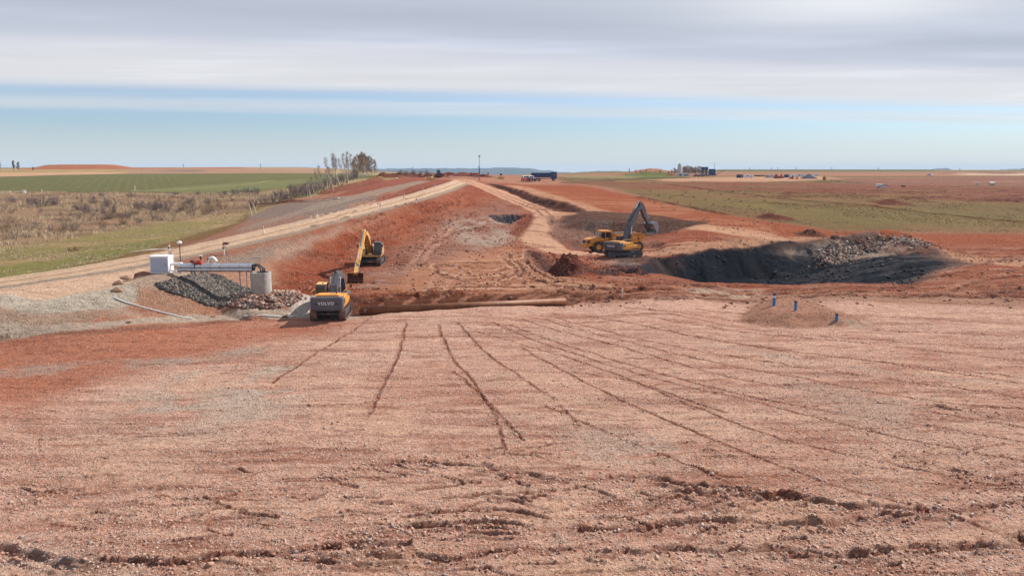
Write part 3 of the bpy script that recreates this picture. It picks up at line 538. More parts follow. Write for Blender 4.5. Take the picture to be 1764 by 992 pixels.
# near ruts fanning across the gravel fill
DK = S(140, 74, 54)
FAN = [[(1764, 705), (1600, 690), (1400, 655), (1200, 618), (1000, 568), (940, 550)], [(1764, 760), (1560, 728), (1380, 700), (1200, 660), (1010, 606), (880, 560)], [(1764, 930), (1600, 880), (1420, 830), (1260, 770), (1120, 712), (1000, 655), (900, 600)], [(940, 700), (1060, 750), (1180, 800), (1300, 850)], [(700, 555), (690, 600), (664, 660), (632, 722)], [(755, 558), (775, 610), (812, 655), (850, 712), (872, 775)], [(790, 556), (835, 605), (905, 655), (960, 695), (1000, 735)], [(820, 570), (930, 602), (1050, 640), (1170, 690), (1300, 742), (1440, 778), (1600, 812), (1740, 842)],
 [(850, 556), (960, 600), (1130, 652), (1300, 692), (1480, 738), (1764, 796)], [(900, 550), (1050, 592), (1250, 648), (1500, 690), (1764, 738)], [(960, 548), (1130, 590), (1350, 628), (1600, 662), (1800, 690)], [(1010, 545), (1200, 580), (1400, 610), (1800, 655)], [(1060, 540), (1280, 572), (1500, 592), (1800, 625)], [(1150, 540), (1400, 578), (1800, 605)], [(1500, 568), (1640, 574), (1800, 582)], [(1080, 530), (1300, 552)], [(640, 545), (560, 600), (470, 660)], [(990, 640), (1100, 660), (1250, 712)], [(1200, 532), (1500, 545), (1800, 560)],
 [(780, 640), (840, 690), (900, 760)], [(1100, 560), (1300, 596), (1560, 630), (1800, 668)]]
for i, pp in enumerate(FAN): strip(pp, S(160, 96, 72), .09, .07, k=.7, wob=.16, ws=1.6, seed=500 + i); rut(pp, .055, .10, S(136, 74, 54), seed=500 + i, wob=.16, k=1.0, brk=.05, rim=.5)
strip([(1200, 590), (1400, 622), (1600, 650), (1800, 668)], S(214, 180, 160), .5, .4, k=.7, seed=520, brk=.3)
BIG = [[(560, 812), (640, 806), (700, 800), (800, 802), (900, 818), (1010, 826), (1120, 828), (1230, 845), (1340, 860), (1430, 868), (1560, 882)], [(1500, 890), (1600, 884), (1764, 866), (1850, 855)], [(560, 962), (700, 962), (900, 952), (1060, 950), (1180, 955), (1300, 948), (1450, 955), (1600, 948), (1764, 930)], [(-60, 940), (40, 962), (150, 975), (260, 972), (400, 958), (560, 946), (700, 940)], [(1000, 915), (1120, 908), (1260, 905), (1400, 908), (1500, 898)], [(600, 925), (720, 910), (900, 905)], [(1600, 700), (1764, 720)], [(1640, 812), (1700, 826), (1800, 835)]]
for i, pp in enumerate(BIG): rut(pp, .17, .24, S(132, 72, 54), seed=530 + i, wob=.6, k=.8, brk=.5, rim=.6)
# loader-track chevrons, front middle
rs = random.Random(5)
for i in range(26):
    u = 600 + rs.random() * 700; v = 840 + rs.random() * 70; l = 50 + rs.random() * 60; a = rs.choice((-1, 1)) * (8 + rs.random() * 16)
    rut([(u, v), (u + l * .5, v - a * .3), (u + l, v - a)], .10, .13, DK, seed=560 + i, wob=.15, k=.7, brk=.2, rim=.6)
for i in range(90):
    u = rs.random() * 1700; v = 610 + rs.random() ** .8 * 380; l = 60 + rs.random() * 140; a = (rs.random() - .4) * 20
    rut([(u, v), (u + l * .5, v - a * .3), (u + l, v - a)], .06, .10, DK, seed=600 + i, wob=.3, k=.6, brk=.5, rim=.7)
for i in range(120):                                       # scraped tracks over the middle ground
    u = 500 + rs.random() * 1260; v = 425 + rs.random() * 95; l = 30 + rs.random() * 90; a = (rs.random() - .5) * 8
    if 1120 < u + l and u < 1640 and 405 < v < 488: continue
    rut([(u, v), (u + l * .5, v - a * .3), (u + l, v - a)], .14 + .1 * rs.random(), .25 + .2 * rs.random(), S(132, 74, 54), seed=640 + i, wob=.4, k=.6, brk=.3, rim=.7)
for i in range(50):
    u = 540 + rs.random() * 400; v = 335 + rs.random() * 95; l = 15 + rs.random() * 50; a = -l * .3 if u < 800 else l * .1
    rut([(u, v), (u + l * .5, v + a * .4), (u + l, v + a)], .22, .4, S(128, 66, 46), seed=800 + i, wob=.6, k=.6, brk=.3, rim=.9)
# broken rock on the spoil ridge and the pit walls
s_, d = sd_poly(PIT[1:-2], 5, 0)
Z[s_] += (.40 * fbm(GX[s_] / 1.8, GY[s_] / 1.8, 990, 4) + .22 * np.abs(fbm(GX[s_] / .9, GY[s_] / .9, 991, 3)) - .08) * sstep(-5, -.5, d) * sstep(104, 112, GY[s_] + (GX[s_] - 30) * .2) * .9
for i in range(150):
    u = rs.random() * 1764; v = 770 + rs.random() * 220; l = 14 + rs.random() * 60; a = rs.gauss(0, 1) * l * .22
    rut([(u, v), (u + l * .5, v + a * .7), (u + l, v + a)], .05 + .05 * rs.random(), .05 + .07 * rs.random(), DK, seed=900 + i, wob=.2, k=.75, brk=.15, rim=.8)
for i in range(110):
    u = 1250 + rs.random() * 514; v = 322 + rs.random() ** .8 * 26; l = 10 + rs.random() * 40
    if v > 340 and u < 1540: continue
    rut([(u, v), (u + l * .5, v + rs.uniform(-.6, .6)), (u + l, v + rs.uniform(-1, 1))], .13, .8, S(104, 52, 40), seed=1100 + i, wob=1, k=.7, brk=.2, rim=.9)
for i, (u0, u1, v, c) in enumerate(((1440, 1764, 304.5, (110, 84, 66)), (1400, 1600, 307.5, (200, 170, 140)), (1480, 1764, 309, (120, 84, 74)), (1540, 1764, 312.5, (196, 150, 128)), (1430, 1620, 316, (118, 74, 64)), (1560, 1764, 321, (110, 66, 56)), (1240, 1430, 313.5, (124, 78, 60)), (1180, 1764, 327, (112, 62, 50)), (1350, 1764, 332, (120, 70, 54)), (980, 1240, 306.5, (110, 96, 66)), (1000, 1200, 311, (180, 142, 110)), (1100, 1300, 317, (130, 74, 54)), (970, 1100, 319, (120, 66, 48)), (1230, 1420, 301, (120, 110, 76)))):
    strip([(u0, v), ((u0 + u1) / 2, v + rs.uniform(-.6, .6)), (u1, v)], S(*c), .8 if v > 315 else 2.2, 1.0, k=.85, wob=1.5, ws=9, seed=1300 + i, brk=.4)
for i, (pp, c, pb) in enumerate(((((1000, 740), (1200, 760), (1180, 800), (1020, 790)), (210, 178, 158), 1), (((350, 690), (470, 690), (480, 730), (330, 740)), (224, 194, 172), 1), (((1350, 650), (1600, 690), (1560, 740), (1380, 700)), (204, 166, 146), 1), (((0, 940), (160, 950), (220, 985), (0, 985)), (196, 172, 158), 1), (((860, 830), (1010, 850), (980, 900), (870, 880)), (240, 192, 162), 0), (((1480, 780), (1700, 800), (1640, 850), (1460, 830)), (232, 186, 158), 0), (((560, 690), (720, 700), (700, 770), (560, 760)), (236, 190, 162), 0), (((1240, 860), (1440, 880), (1400, 930), (1250, 910)), (238, 190, 160), 0), (((100, 780), (330, 770), (340, 830), (120, 840)), (232, 186, 160), 0), (((600, 960), (1000, 950), (1100, 992), (600, 992)), (234, 188, 158), 0), (((900, 640), (1040, 700), (1000, 730), (880, 690)), (230, 186, 160), 0), (((1500, 910), (1764, 900), (1764, 960), (1500, 960)), (236, 190, 162), 0))):
    patch(pp, S(*c), 1.2, 1.6, -.12, .3, .7, seed=1400 + i, st=(2.2, .8), peb=pb, rgh=.1)
# fine relief
amp = np.where(GY < 62, .06, .08) * (1 - GRS * .5)
fl = fbm(GX / 1.1, GY / .55, 900, 5); rg = 1 - np.abs(fbm(GX / 1.6, GY / .7, 910, 4)) * 2
Z += np.where(GY < 66, .035 * (fbm(GX / 2.2, GY / .6, 950, 4)) + .06 * fbm(GX / 7 + GY / 30, GY / .9, 7, 5), 0)
Z += amp * fl * (GY < 320) + (RGH * .10 * fbm(GX / 2.3, GY / 2.3, 920, 5) + RGH * .22 * fbm(GX / 7, GY / 7, 930, 3)) * (GY > 62) * (GY < 320)
Z[ROADM[0]] -= 0
Z += np.where(GY < 64, .05 * np.clip(rg - .55, 0, 1) * 2.2 * sstep(-.2, .3, fbm(GX / 6, GY / 4, 940, 3)), 0)
ROUGHZ = (rg > .8)
R_ = math.radians
def on(u, v, dz=0.0):
    x, y, z = G(u, v); return Vector((x, y, z + dz))
def ground_at(x, y): return float(HZ(x, y))
def flat_z(x, y, r): return max(ground_at(x + a * r, y + b * r) for a, b in ((0, 0), (1, 0), (-1, 0), (0, 1), (0, -1), (.7, .7), (-.7, .7), (.7, -.7), (-.7, -.7)))
def level(x, y, rx, ry, z=None, rz=0, feather=2.0, col=None):       # a graded pad, so machines stand flat; done before the mesh exists
    ca, sa = math.cos(rz), math.sin(rz); R_ = math.hypot(rx, ry) + feather + 1
    s_ = box_idx(x - R_, x + R_, y - R_, y + R_); dx = GX[s_] - x; dy = GY[s_] - y; a = dx * ca + dy * sa; b = -dx * sa + dy * ca
    d = np.hypot(np.maximum(np.abs(a) - rx, 0), np.maximum(np.abs(b) - ry, 0)); m = sstep(feather, 0, d)
    zz = ground_at(x, y) if z is None else z; Z[s_] = Z[s_] * (1 - m) + (zz + (Z[s_] - zz) * .12) * m
    return zz

PIPE0, PIPE1 = (-14.7, 71.7), (5.45, 76.6)
s_, d, a = line_d([PIPE0, PIPE1], 4); Z[s_] += (np.clip(a / 21, 0, 1) * .05 - .03 - Z[s_]) * sstep(2.2, .7, np.abs(d + .4))
PADS = [(-17.0, 71.8, 2.3, 3.2, 0.0, R_(-4)), (-18.9, 101.6, 2.4, 3.2, 1.15, 0), (17.2, 117.0, 3.6, 2.6, .45, R_(8)), (17.0, 126.5, 6.5, 2.6, .15, R_(-12))]
bump(-24.3, 74.3, 1.9 - min(ground_at(-24.3, 74.3), 1.0), 5.2, 61, 4.6, .75)
RINGC = (-25.15, 75.2); level(RINGC[0], RINGC[1], .8, .8, 1.55, 0, 1.2)
for p_ in PADS: level(p_[0], p_[1], p_[2], p_[3], p_[4], p_[5], 2.5)
CABP = PZ(275, 471, 3.35); level(CABP[0], CABP[1] + .6, 1.3, 1.2, 3.35, 0, 1.5)
# ------------------------------------------------------------ ground mesh and material
def make_grid():
    me = bpy.data.meshes.new('ground'); nv = NR * NCC
    co = np.stack([GX, GY, Z], -1).reshape(-1, 3).astype(np.float32)
    i = np.arange(NR - 1)[:, None] * NCC + np.arange(NCC - 1)[None]
    f = np.stack([i, i + 1, i + 1 + NCC, i + NCC], -1).reshape(-1).astype(np.int32); nf = len(f) // 4
    me.vertices.add(nv); me.vertices.foreach_set('co', co.ravel())
    me.loops.add(nf * 4); me.loops.foreach_set('vertex_index', f)
    me.polygons.add(nf); me.polygons.foreach_set('loop_start', np.arange(0, nf * 4, 4, dtype=np.int32)); me.polygons.foreach_set('loop_total', np.full(nf, 4, np.int32))
    me.polygons.foreach_set('use_smooth', np.ones(nf, bool)); me.update(calc_edges=True)
    a = me.attributes.new('alb', 'FLOAT_COLOR', 'POINT'); c4 = np.ones((nv, 4), np.float32); c4[:, :3] = np.clip(ALB.reshape(-1, 3), 0, 1); a.data.foreach_set('color', c4.ravel())
    a = me.attributes.new('msk', 'FLOAT_COLOR', 'POINT'); c4[:, 0] = PEB.ravel(); c4[:, 1] = GRS.ravel(); c4[:, 2] = RGH.ravel(); a.data.foreach_set('color', c4.ravel())
    o = bpy.data.objects.new('ground', me); C.objects.link(o); return o
ground = make_grid(); tag(ground, kind='structure')
def ground_material():
    m = bpy.data.materials.new('earth'); m.use_nodes = True; t = m.node_tree; t.nodes.clear(); k = t.links
    def N(ty, **kw):
        n = t.nodes.new(ty)
        for a, b in kw.items(): setattr(n, a, b)
        return n
    def M(op, a, b=None, clamp=False):
        n = N('ShaderNodeMath', operation=op, use_clamp=clamp)
        for i, x in enumerate((a, b)):
            if x is None: continue
            if isinstance(x, (int, float)): n.inputs[i].default_value = x
            else: k.new(x, n.inputs[i])
        return n.outputs[0]
    def MR(x, a, b, c, d):
        n = N('ShaderNodeMapRange'); k.new(x, n.inputs[0])
        for i, v in enumerate((a, b, c, d)): n.inputs[i + 1].default_value = v
        return n.outputs[0]
    o = N('ShaderNodeOutputMaterial'); p = N('ShaderNodeBsdfPrincipled'); k.new(p.outputs[0], o.inputs[0])
    p.inputs['Roughness'].default_value = .95; p.inputs['Specular IOR Level'].default_value = .06
    al = N('ShaderNodeAttribute', attribute_name='alb'); mk = N('ShaderNodeAttribute', attribute_name='msk')
    sep = N('ShaderNodeSeparateColor'); k.new(mk.outputs['Color'], sep.inputs[0]); peb, grs, rgh = sep.outputs
    ge = N('ShaderNodeNewGeometry'); pos = ge.outputs['Position']
    def noise(sc_, det=4, ro=.55, scl=None):
        n = N('ShaderNodeTexNoise'); n.inputs['Scale'].default_value = sc_; n.inputs['Detail'].default_value = det; n.inputs['Roughness'].default_value = ro
        if scl:
            mpn = N('ShaderNodeMapping'); mpn.inputs['Scale'].default_value = scl; k.new(pos, mpn.inputs[0]); k.new(mpn.outputs[0], n.inputs['Vector'])
        else: k.new(pos, n.inputs['Vector'])
        return n.outputs[0]
    def voro(sc_):
        n = N('ShaderNodeTexVoronoi'); n.inputs['Scale'].default_value = sc_; k.new(pos, n.inputs['Vector']); return n
    nA = noise(.9, 6, .6, (1, 1.8, 1)); nB = noise(6, 5, .65); nC = noise(24, 3, .6)
    # tonal variation of the soil itself
    f1 = MR(nA, .3, .7, .82, 1.15); f2 = MR(nB, .3, .7, .70, 1.26); f3 = MR(nC, .3, .7, .8, 1.18)
    v1 = voro(7.5); v2 = voro(3.1); v3 = voro(15)
    s1 = N('ShaderNodeSeparateColor'); k.new(v1.outputs['Color'], s1.inputs[0]); s2 = N('ShaderNodeSeparateColor'); k.new(v2.outputs['Color'], s2.inputs[0])
    # stones: cell core, only some cells, coverage driven by the mask
    st1 = M('MULTIPLY', MR(v1.outputs['Distance'], .46, .30, 0, 1), M('GREATER_THAN', M('ADD', s1.outputs[0], peb), .95))
    st2 = M('MULTIPLY', MR(v2.outputs['Distance'], .22, .15, 0, 1), M('GREATER_THAN', M('ADD', s2.outputs[0], M('MULTIPLY', peb, .35)), 1.12))
    st = M('MULTIPLY', M('MAXIMUM', st1, st2), MR(grs, .2, .6, 1, 0))
    tone = M('MULTIPLY', M('MULTIPLY', f1, f2), f3)
    gT = N('ShaderNodeMixRGB', blend_type='MULTIPLY'); gT.inputs[0].default_value = 1; k.new(al.outputs['Color'], gT.inputs[1]); k.new(tone, gT.inputs[2])
    # broken crust shows the moist red soil underneath
    nK = noise(3.4, 7, .72, (.8, 1.25, 1)); kf = M('MULTIPLY', MR(nK, .535, .66, 0, .75), M('SUBTRACT', 1.0, grs, True))
    kc = N('ShaderNodeMixRGB', blend_type='MULTIPLY'); k.new(kf, kc.inputs[0]); k.new(gT.outputs[0], kc.inputs[1]); kc.inputs[2].default_value = (.70, .44, .36, 1); gT = kc
    # grass: yellow and green blades at two scales
    nG = noise(1.6, 6, .7, (1, .6, 1)); nG2 = noise(.12, 5, .6)
    gr = N('ShaderNodeMixRGB'); k.new(M('MULTIPLY', MR(nG, .42, .62, 0, .65), grs), gr.inputs[0]); k.new(gT.outputs[0], gr.inputs[1])
    gd = N('ShaderNodeMixRGB', blend_type='MULTIPLY'); gd.inputs[0].default_value = 1; k.new(gT.outputs[0], gd.inputs[1]); gd.inputs[2].default_value = (.62, .62, .5, 1); k.new(gd.outputs[0], gr.inputs[2])
    gr2 = N('ShaderNodeMixRGB'); k.new(M('MULTIPLY', MR(nG2, .45, .65, 0, .5), grs), gr2.inputs[0]); k.new(gr.outputs[0], gr2.inputs[1])
    gy = N('ShaderNodeMixRGB', blend_type='MULTIPLY'); gy.inputs[0].default_value = 1; k.new(gT.outputs[0], gy.inputs[1]); gy.inputs[2].default_value = (1.2, 1.12, 1.0, 1); k.new(gy.outputs[0], gr2.inputs[2])
    # stone colours: pale, warm, grey-blue
    sr = N('ShaderNodeValToRGB'); sr.color_ramp.interpolation = 'CONSTANT'; e = sr.color_ramp.elements
    cols = [(0, (.50, .37, .30)), (.3, (.60, .50, .43)), (.5, (.40, .24, .18)), (.66, (.70, .62, .55)), (.82, (.34, .31, .30)), (.92, (.46, .30, .23))]
    while len(e) < len(cols): e.new(.5)
    for q_, (a, c) in zip(e, cols): q_.position = a; q_.color = (*c, 1)
    k.new(s1.outputs[1], sr.inputs[0])
    stc = N('ShaderNodeMixRGB'); k.new(M('MULTIPLY', st, .62), stc.inputs[0]); k.new(gr2.outputs[0], stc.inputs[1]); k.new(sr.outputs[0], stc.inputs[2])
    k.new(stc.outputs[0], p.inputs['Base Color'])
    # relief in metres
    h = M('ADD', M('MULTIPLY', M('SUBTRACT', nB, .5), .26), M('MULTIPLY', M('SUBTRACT', nC, .5), .07))
    h = M('ADD', h, M('MULTIPLY', M('SUBTRACT', nA, .5), M('MULTIPLY', rgh, .5)))
    h = M('ADD', h, M('MULTIPLY', st, .05)); h = M('SUBTRACT', h, M('MULTIPLY', kf, .10))
    h = M('ADD', h, M('MULTIPLY', M('MULTIPLY', nG, grs), .25))
    b = N('ShaderNodeBump'); b.inputs['Strength'].default_value = 1.0; b.inputs['Distance'].default_value = 1.0; k.new(h, b.inputs['Height']); k.new(b.outputs[0], p.inputs['Normal'])
    return m
ground.data.materials.append(ground_material())
# coarse sheet that carries the land on behind and beside the detailed part
me = bpy.data.meshes.new('outer_ground'); bm = bmesh.new()
def oq(a, b, c, d): bm.faces.new([bm.verts.new(p) for p in (a, b, c, d)])
oq((-900, -900, -.35), (900, -900, -.35), (900, 1.5, -.35), (-900, 1.5, -.35))
bm.to_mesh(me); bm.free(); og = bpy.data.objects.new('outer_ground', me); C.objects.link(og); tag(og, kind='structure')
mo = bpy.data.materials.new('outer_earth'); mo.use_nodes = True; mo.node_tree.nodes['Principled BSDF'].inputs['Base Color'].default_value = (.34, .18, .13, 1); mo.node_tree.nodes['Principled BSDF'].inputs['Roughness'].default_value = 1
me.materials.append(mo)
# ------------------------------------------------------------ object helpers
R = math.radians
class MB:
    def __init__(s): s.v = []; s.f = []; s.sm = []
    def add(s, vs, fs, smooth=False, mat=None):
        n = len(s.v); s.v += [tuple(mat @ Vector(p)) if mat else tuple(p) for p in vs]
        for f in fs: s.f.append(tuple(i + n for i in f)); s.sm.append(smooth)
        return s
    def box(s, c, d, bev=0.0, mat=None, tap=1.0, tapx=None):
        x, y, z = [q / 2 for q in d]; cx, cy, cz = c; b = min(bev, x * .9, y * .9, z * .9)
        if b <= 0:
            tx = tap if tapx is None else tapx
            vs = [(cx + i * x * (tx if k > 0 else 1), cy + j * y * (tap if k > 0 else 1), cz + k * z) for k in (-1, 1) for i, j in ((-1, -1), (1, -1), (1, 1), (-1, 1))]
            return s.add(vs, [(3, 2, 1, 0), (4, 5, 6, 7), (0, 1, 5, 4), (1, 2, 6, 5), (2, 3, 7, 6), (3, 0, 4, 7)], False, mat)
        bm = bmesh.new(); bmesh.ops.create_cube(bm, size=1)
        for v in bm.verts:
            t = tap if v.co.z > 0 else 1
            v.co = Vector((v.co.x * 2 * x * t, v.co.y * 2 * y * t, v.co.z * 2 * z))
        bmesh.ops.bevel(bm, geom=bm.edges[:], offset=b, segments=2, affect='EDGES', profile=.5)
        vs = [(v.co.x + cx, v.co.y + cy, v.co.z + cz) for v in bm.verts]; fs = [tuple(v.index for v in f.verts) for f in bm.faces]; bm.free()
        return s.add(vs, fs, False, mat)
    def prism(s, pts, y0, y1, mat=None, axis='y'):        # profile in x-z, extruded along y
        n = len(pts)
        a = sum(pts[i][0] * pts[(i + 1) % n][1] - pts[(i + 1) % n][0] * pts[i][1] for i in range(n))
        if a < 0: pts = pts[::-1]
        if axis == 'y': P_ = lambda p, t: (p[0], t, p[1])
        elif axis == 'x': P_ = lambda p, t: (t, p[0], p[1])
        else: P_ = lambda p, t: (p[0], p[1], t)
        vs = [P_(p, y0) for p in pts] + [P_(p, y1) for p in pts]
        fs = [tuple(range(n)), tuple(range(2 * n - 1, n - 1, -1))] + [(i, n + i, n + (i + 1) % n, (i + 1) % n) for i in range(n)]
        return s.add(vs, fs, False, mat)
    def tube(s, pts, r, n=10, cap=True, mat=None, smooth=True):
        pts = [Vector(p) for p in pts]; rs_ = r if isinstance(r, (list, tuple)) else [r] * len(pts); vs = []; fs = []
        for i, p in enumerate(pts):
            t = (pts[min(i + 1, len(pts) - 1)] - pts[max(i - 1, 0)]).normalized()
            up = Vector((0, 0, 1)) if abs(t.z) < .9 else Vector((1, 0, 0))
            a = t.cross(up).normalized(); b = t.cross(a).normalized()
            for k in range(n):
                q = 2 * PI * k / n; vs.append(p + (a * math.cos(q) + b * math.sin(q)) * rs_[i])
        for i in range(len(pts) - 1):
            for k in range(n): fs.append((i * n + k, i * n + (k + 1) % n, (i + 1) * n + (k + 1) % n, (i + 1) * n + k))
        s.add(vs, fs, smooth, mat)
        if cap: s.add(vs[:n], [tuple(range(n))[::-1]], False, mat); s.add(vs[-n:], [tuple(range(n))], False, mat)
        return s
    def ring(s, c, r0, r1, z0, z1, n=32, mat=None):       # hollow cylinder
        vs = []
        for k in range(n):
            a = 2 * PI * k / n; x, y = math.cos(a), math.sin(a)
            vs += [(c[0] + x * r1, c[1] + y * r1, z0), (c[0] + x * r1, c[1] + y * r1, z1), (c[0] + x * r0, c[1] + y * r0, z1), (c[0] + x * r0, c[1] + y * r0, z0)]
        fs = []
        for k in range(n):
            a = 4 * k; b = 4 * ((k + 1) % n)
            for j in range(4): fs.append((a + j, b + j, b + (j + 1) % 4, a + (j + 1) % 4))
        return s.add(vs, fs, False, mat)
    def build(s, name, mat, parent=None):
        me = bpy.data.meshes.new(name); me.from_pydata([tuple(v) for v in s.v], [], s.f); me.update()
        me.polygons.foreach_set('use_smooth', s.sm)
        o = bpy.data.objects.new(name, me); C.objects.link(o)
        if mat: me.materials.append(mat)
        if parent: o.parent = parent
        return o
def empty(name, loc, rz=0, rx=0, ry=0):
    o = bpy.data.objects.new(name, None); C.objects.link(o); o.location = loc; o.rotation_euler = (rx, ry, rz); o.empty_display_size = .3; return o
def kids(o): return list(o.children)
def copy_tree(o, parent=None):
    c = o.copy(); C.objects.link(c); c.parent = parent
    for ch in kids(o): copy_tree(ch, c)
    return c
def MAT(name, col, rough=.6, metal=0, dirt=None, amt=.35, scale=2.0, spec=.4, low=None, bump=0):
    m = bpy.data.materials.new(name); m.use_nodes = True; t = m.node_tree; p = t.nodes['Principled BSDF']
    p.inputs['Roughness'].default_value = rough; p.inputs['Metallic'].default_value = metal; p.inputs['Specular IOR Level'].default_value = spec
    tc_ = t.nodes.new('ShaderNodeTexCoord'); n = t.nodes.new('ShaderNodeTexNoise'); n.inputs['Scale'].default_value = scale; n.inputs['Detail'].default_value = 7; n.inputs['Roughness'].default_value = .65
    t.links.new(tc_.outputs['Object'], n.inputs['Vector'])
    r = t.nodes.new('ShaderNodeValToRGB'); e = r.color_ramp.elements; e[0].position = .38; e[1].position = .68
    e[0].color = (*col, 1); d = dirt or tuple(c * .6 for c in col)
    e[1].color = (*[c * (1 - amt) + q * amt for c, q in zip(col, d)], 1)
    t.links.new(n.outputs[0], r.inputs[0]); src = r.outputs[0]
    if low:                                               # mud that climbs from the bottom, height in object space
        sp_ = t.nodes.new('ShaderNodeSeparateXYZ'); t.links.new(tc_.outputs['Object'], sp_.inputs[0])
        mr = t.nodes.new('ShaderNodeMapRange'); mr.inputs[1].default_value = low[0]; mr.inputs[2].default_value = low[1]; mr.inputs[3].default_value = 1; mr.inputs[4].default_value = 0; t.links.new(sp_.outputs[2], mr.inputs[0])
        ad = t.nodes.new('ShaderNodeMath'); ad.operation = 'MULTIPLY'; t.links.new(mr.outputs[0], ad.inputs[0]); ml = t.nodes.new('ShaderNodeMapRange'); t.links.new(n.outputs[0], ml.inputs[0]); ml.inputs[1].default_value = .3; ml.inputs[2].default_value = .6; t.links.new(ml.outputs[0], ad.inputs[1])
        mx = t.nodes.new('ShaderNodeMixRGB'); t.links.new(ad.outputs[0], mx.inputs[0]); t.links.new(src, mx.inputs[1]); mx.inputs[2].default_value = (.26, .13, .085, 1); src = mx.outputs[0]
    t.links.new(src, p.inputs['Base Color'])
    if bump:
        b = t.nodes.new('ShaderNodeBump'); b.inputs['Distance'].default_value = bump; t.links.new(n.outputs[0], b.inputs['Height']); t.links.new(b.outputs[0], p.inputs['Normal'])
    return m
MUD = (.27, .14, .09)
M_YEL = MAT('yellow_paint', (.62, .32, .06), .5, dirt=MUD, amt=.7, scale=1.3)
M_YELO = MAT('orange_yellow_paint', (.66, .27, .03), .5, dirt=MUD, amt=.6, scale=1.3)
M_YELP = MAT('faded_yellow_paint', (.66, .43, .14), .5, dirt=MUD, amt=.65, scale=1.3)
M_GREY = MAT('grey_paint', (.075, .085, .11), .45, dirt=(.16, .12, .10), amt=.4, scale=1.2)
M_DGREY = MAT('dark_grey_paint', (.055, .06, .075), .42, dirt=(.2, .14, .11), amt=.35, scale=1.5)
M_LGREY = MAT('light_grey_paint', (.42, .43, .46), .4, dirt=(.3, .25, .22), amt=.4)
M_TRACK = MAT('muddy_track', (.075, .05, .042), .8, dirt=MUD, amt=.9, scale=2.5, bump=.05)
M_STEEL = MAT('worn_steel', (.34, .35, .37), .35, .85, dirt=(.2, .14, .1), amt=.4, scale=3)
M_CHROME = MAT('chrome_rod', (.75, .76, .78), .15, 1)
M_GLASS = MAT('tinted_glass', (.02, .028, .036), .08, spec=.8)
M_BLACK = MAT('black_rubber', (.022, .022, .024), .7, dirt=MUD, amt=.35, scale=2)
M_WHITE = MAT('white_paint', (.80, .80, .80), .5, dirt=(.5, .4, .33), amt=.25)
M_REDP = MAT('red_paint', (.45, .035, .02), .45, dirt=MUD, amt=.3)
M_NAVY = MAT('navy_paint', (.012, .035, .14), .4, dirt=(.06, .07, .12), amt=.4)
M_BLUE = MAT('blue_plastic', (.035, .17, .42), .45, dirt=(.08, .16, .3), amt=.4)
M_RUST = MAT('rusty_steel', (.21, .078, .030), .55, .1, dirt=(.10, .038, .018), amt=.9, scale=1.4, spec=.3, bump=.01)
M_ORANGE = MAT('orange_red_paint', (.62, .11, .03), .45, dirt=MUD, amt=.3)
def beam(pts, w):                                         # plate-box beam through (x, z, depth) stations
    n = len(pts); top = []; bot = []
    for i, (x, z, d) in enumerate(pts):
        a = pts[max(i - 1, 0)]; b = pts[min(i + 1, n - 1)]; tx, tz = b[0] - a[0], b[1] - a[1]; l = math.hypot(tx, tz); nx, nz = -tz / l, tx / l
        top.append((x + nx * d / 2, z + nz * d / 2)); bot.append((x - nx * d / 2, z - nz * d / 2))
    m = MB()
    vs = []; fs = []
    for t_, b_ in zip(top, bot): vs += [(t_[0], -w / 2, t_[1]), (t_[0], w / 2, t_[1]), (b_[0], w / 2, b_[1]), (b_[0], -w / 2, b_[1])]
    for i in range(n - 1):
        for j in range(4): fs.append((4 * i + j, 4 * i + (j + 1) % 4, 4 * i + 4 + (j + 1) % 4, 4 * i + 4 + j))
    fs += [(3, 2, 1, 0), (4 * n - 4, 4 * n - 3, 4 * n - 2, 4 * n - 1)]
    m.add(vs, fs); return m
def text_mesh(name, s, size, mat, parent, loc, rot, ext=.01):
    cu = bpy.data.curves.new(name, 'FONT'); cu.body = s; cu.size = size; cu.extrude = ext; cu.align_x = 'CENTER'; cu.align_y = 'CENTER'; cu.space_character = 1.15; cu.offset = .012 * size
    ob = bpy.data.objects.new(name, cu); C.objects.link(ob); dg = bpy.context.evaluated_depsgraph_get(); me = bpy.data.meshes.new_from_object(ob.evaluated_get(dg))
    bpy.data.objects.remove(ob); o = bpy.data.objects.new(name, me); C.objects.link(o); me.materials.clear(); me.materials.append(mat); o.parent = parent; o.location = loc; o.rotation_euler = rot; return o
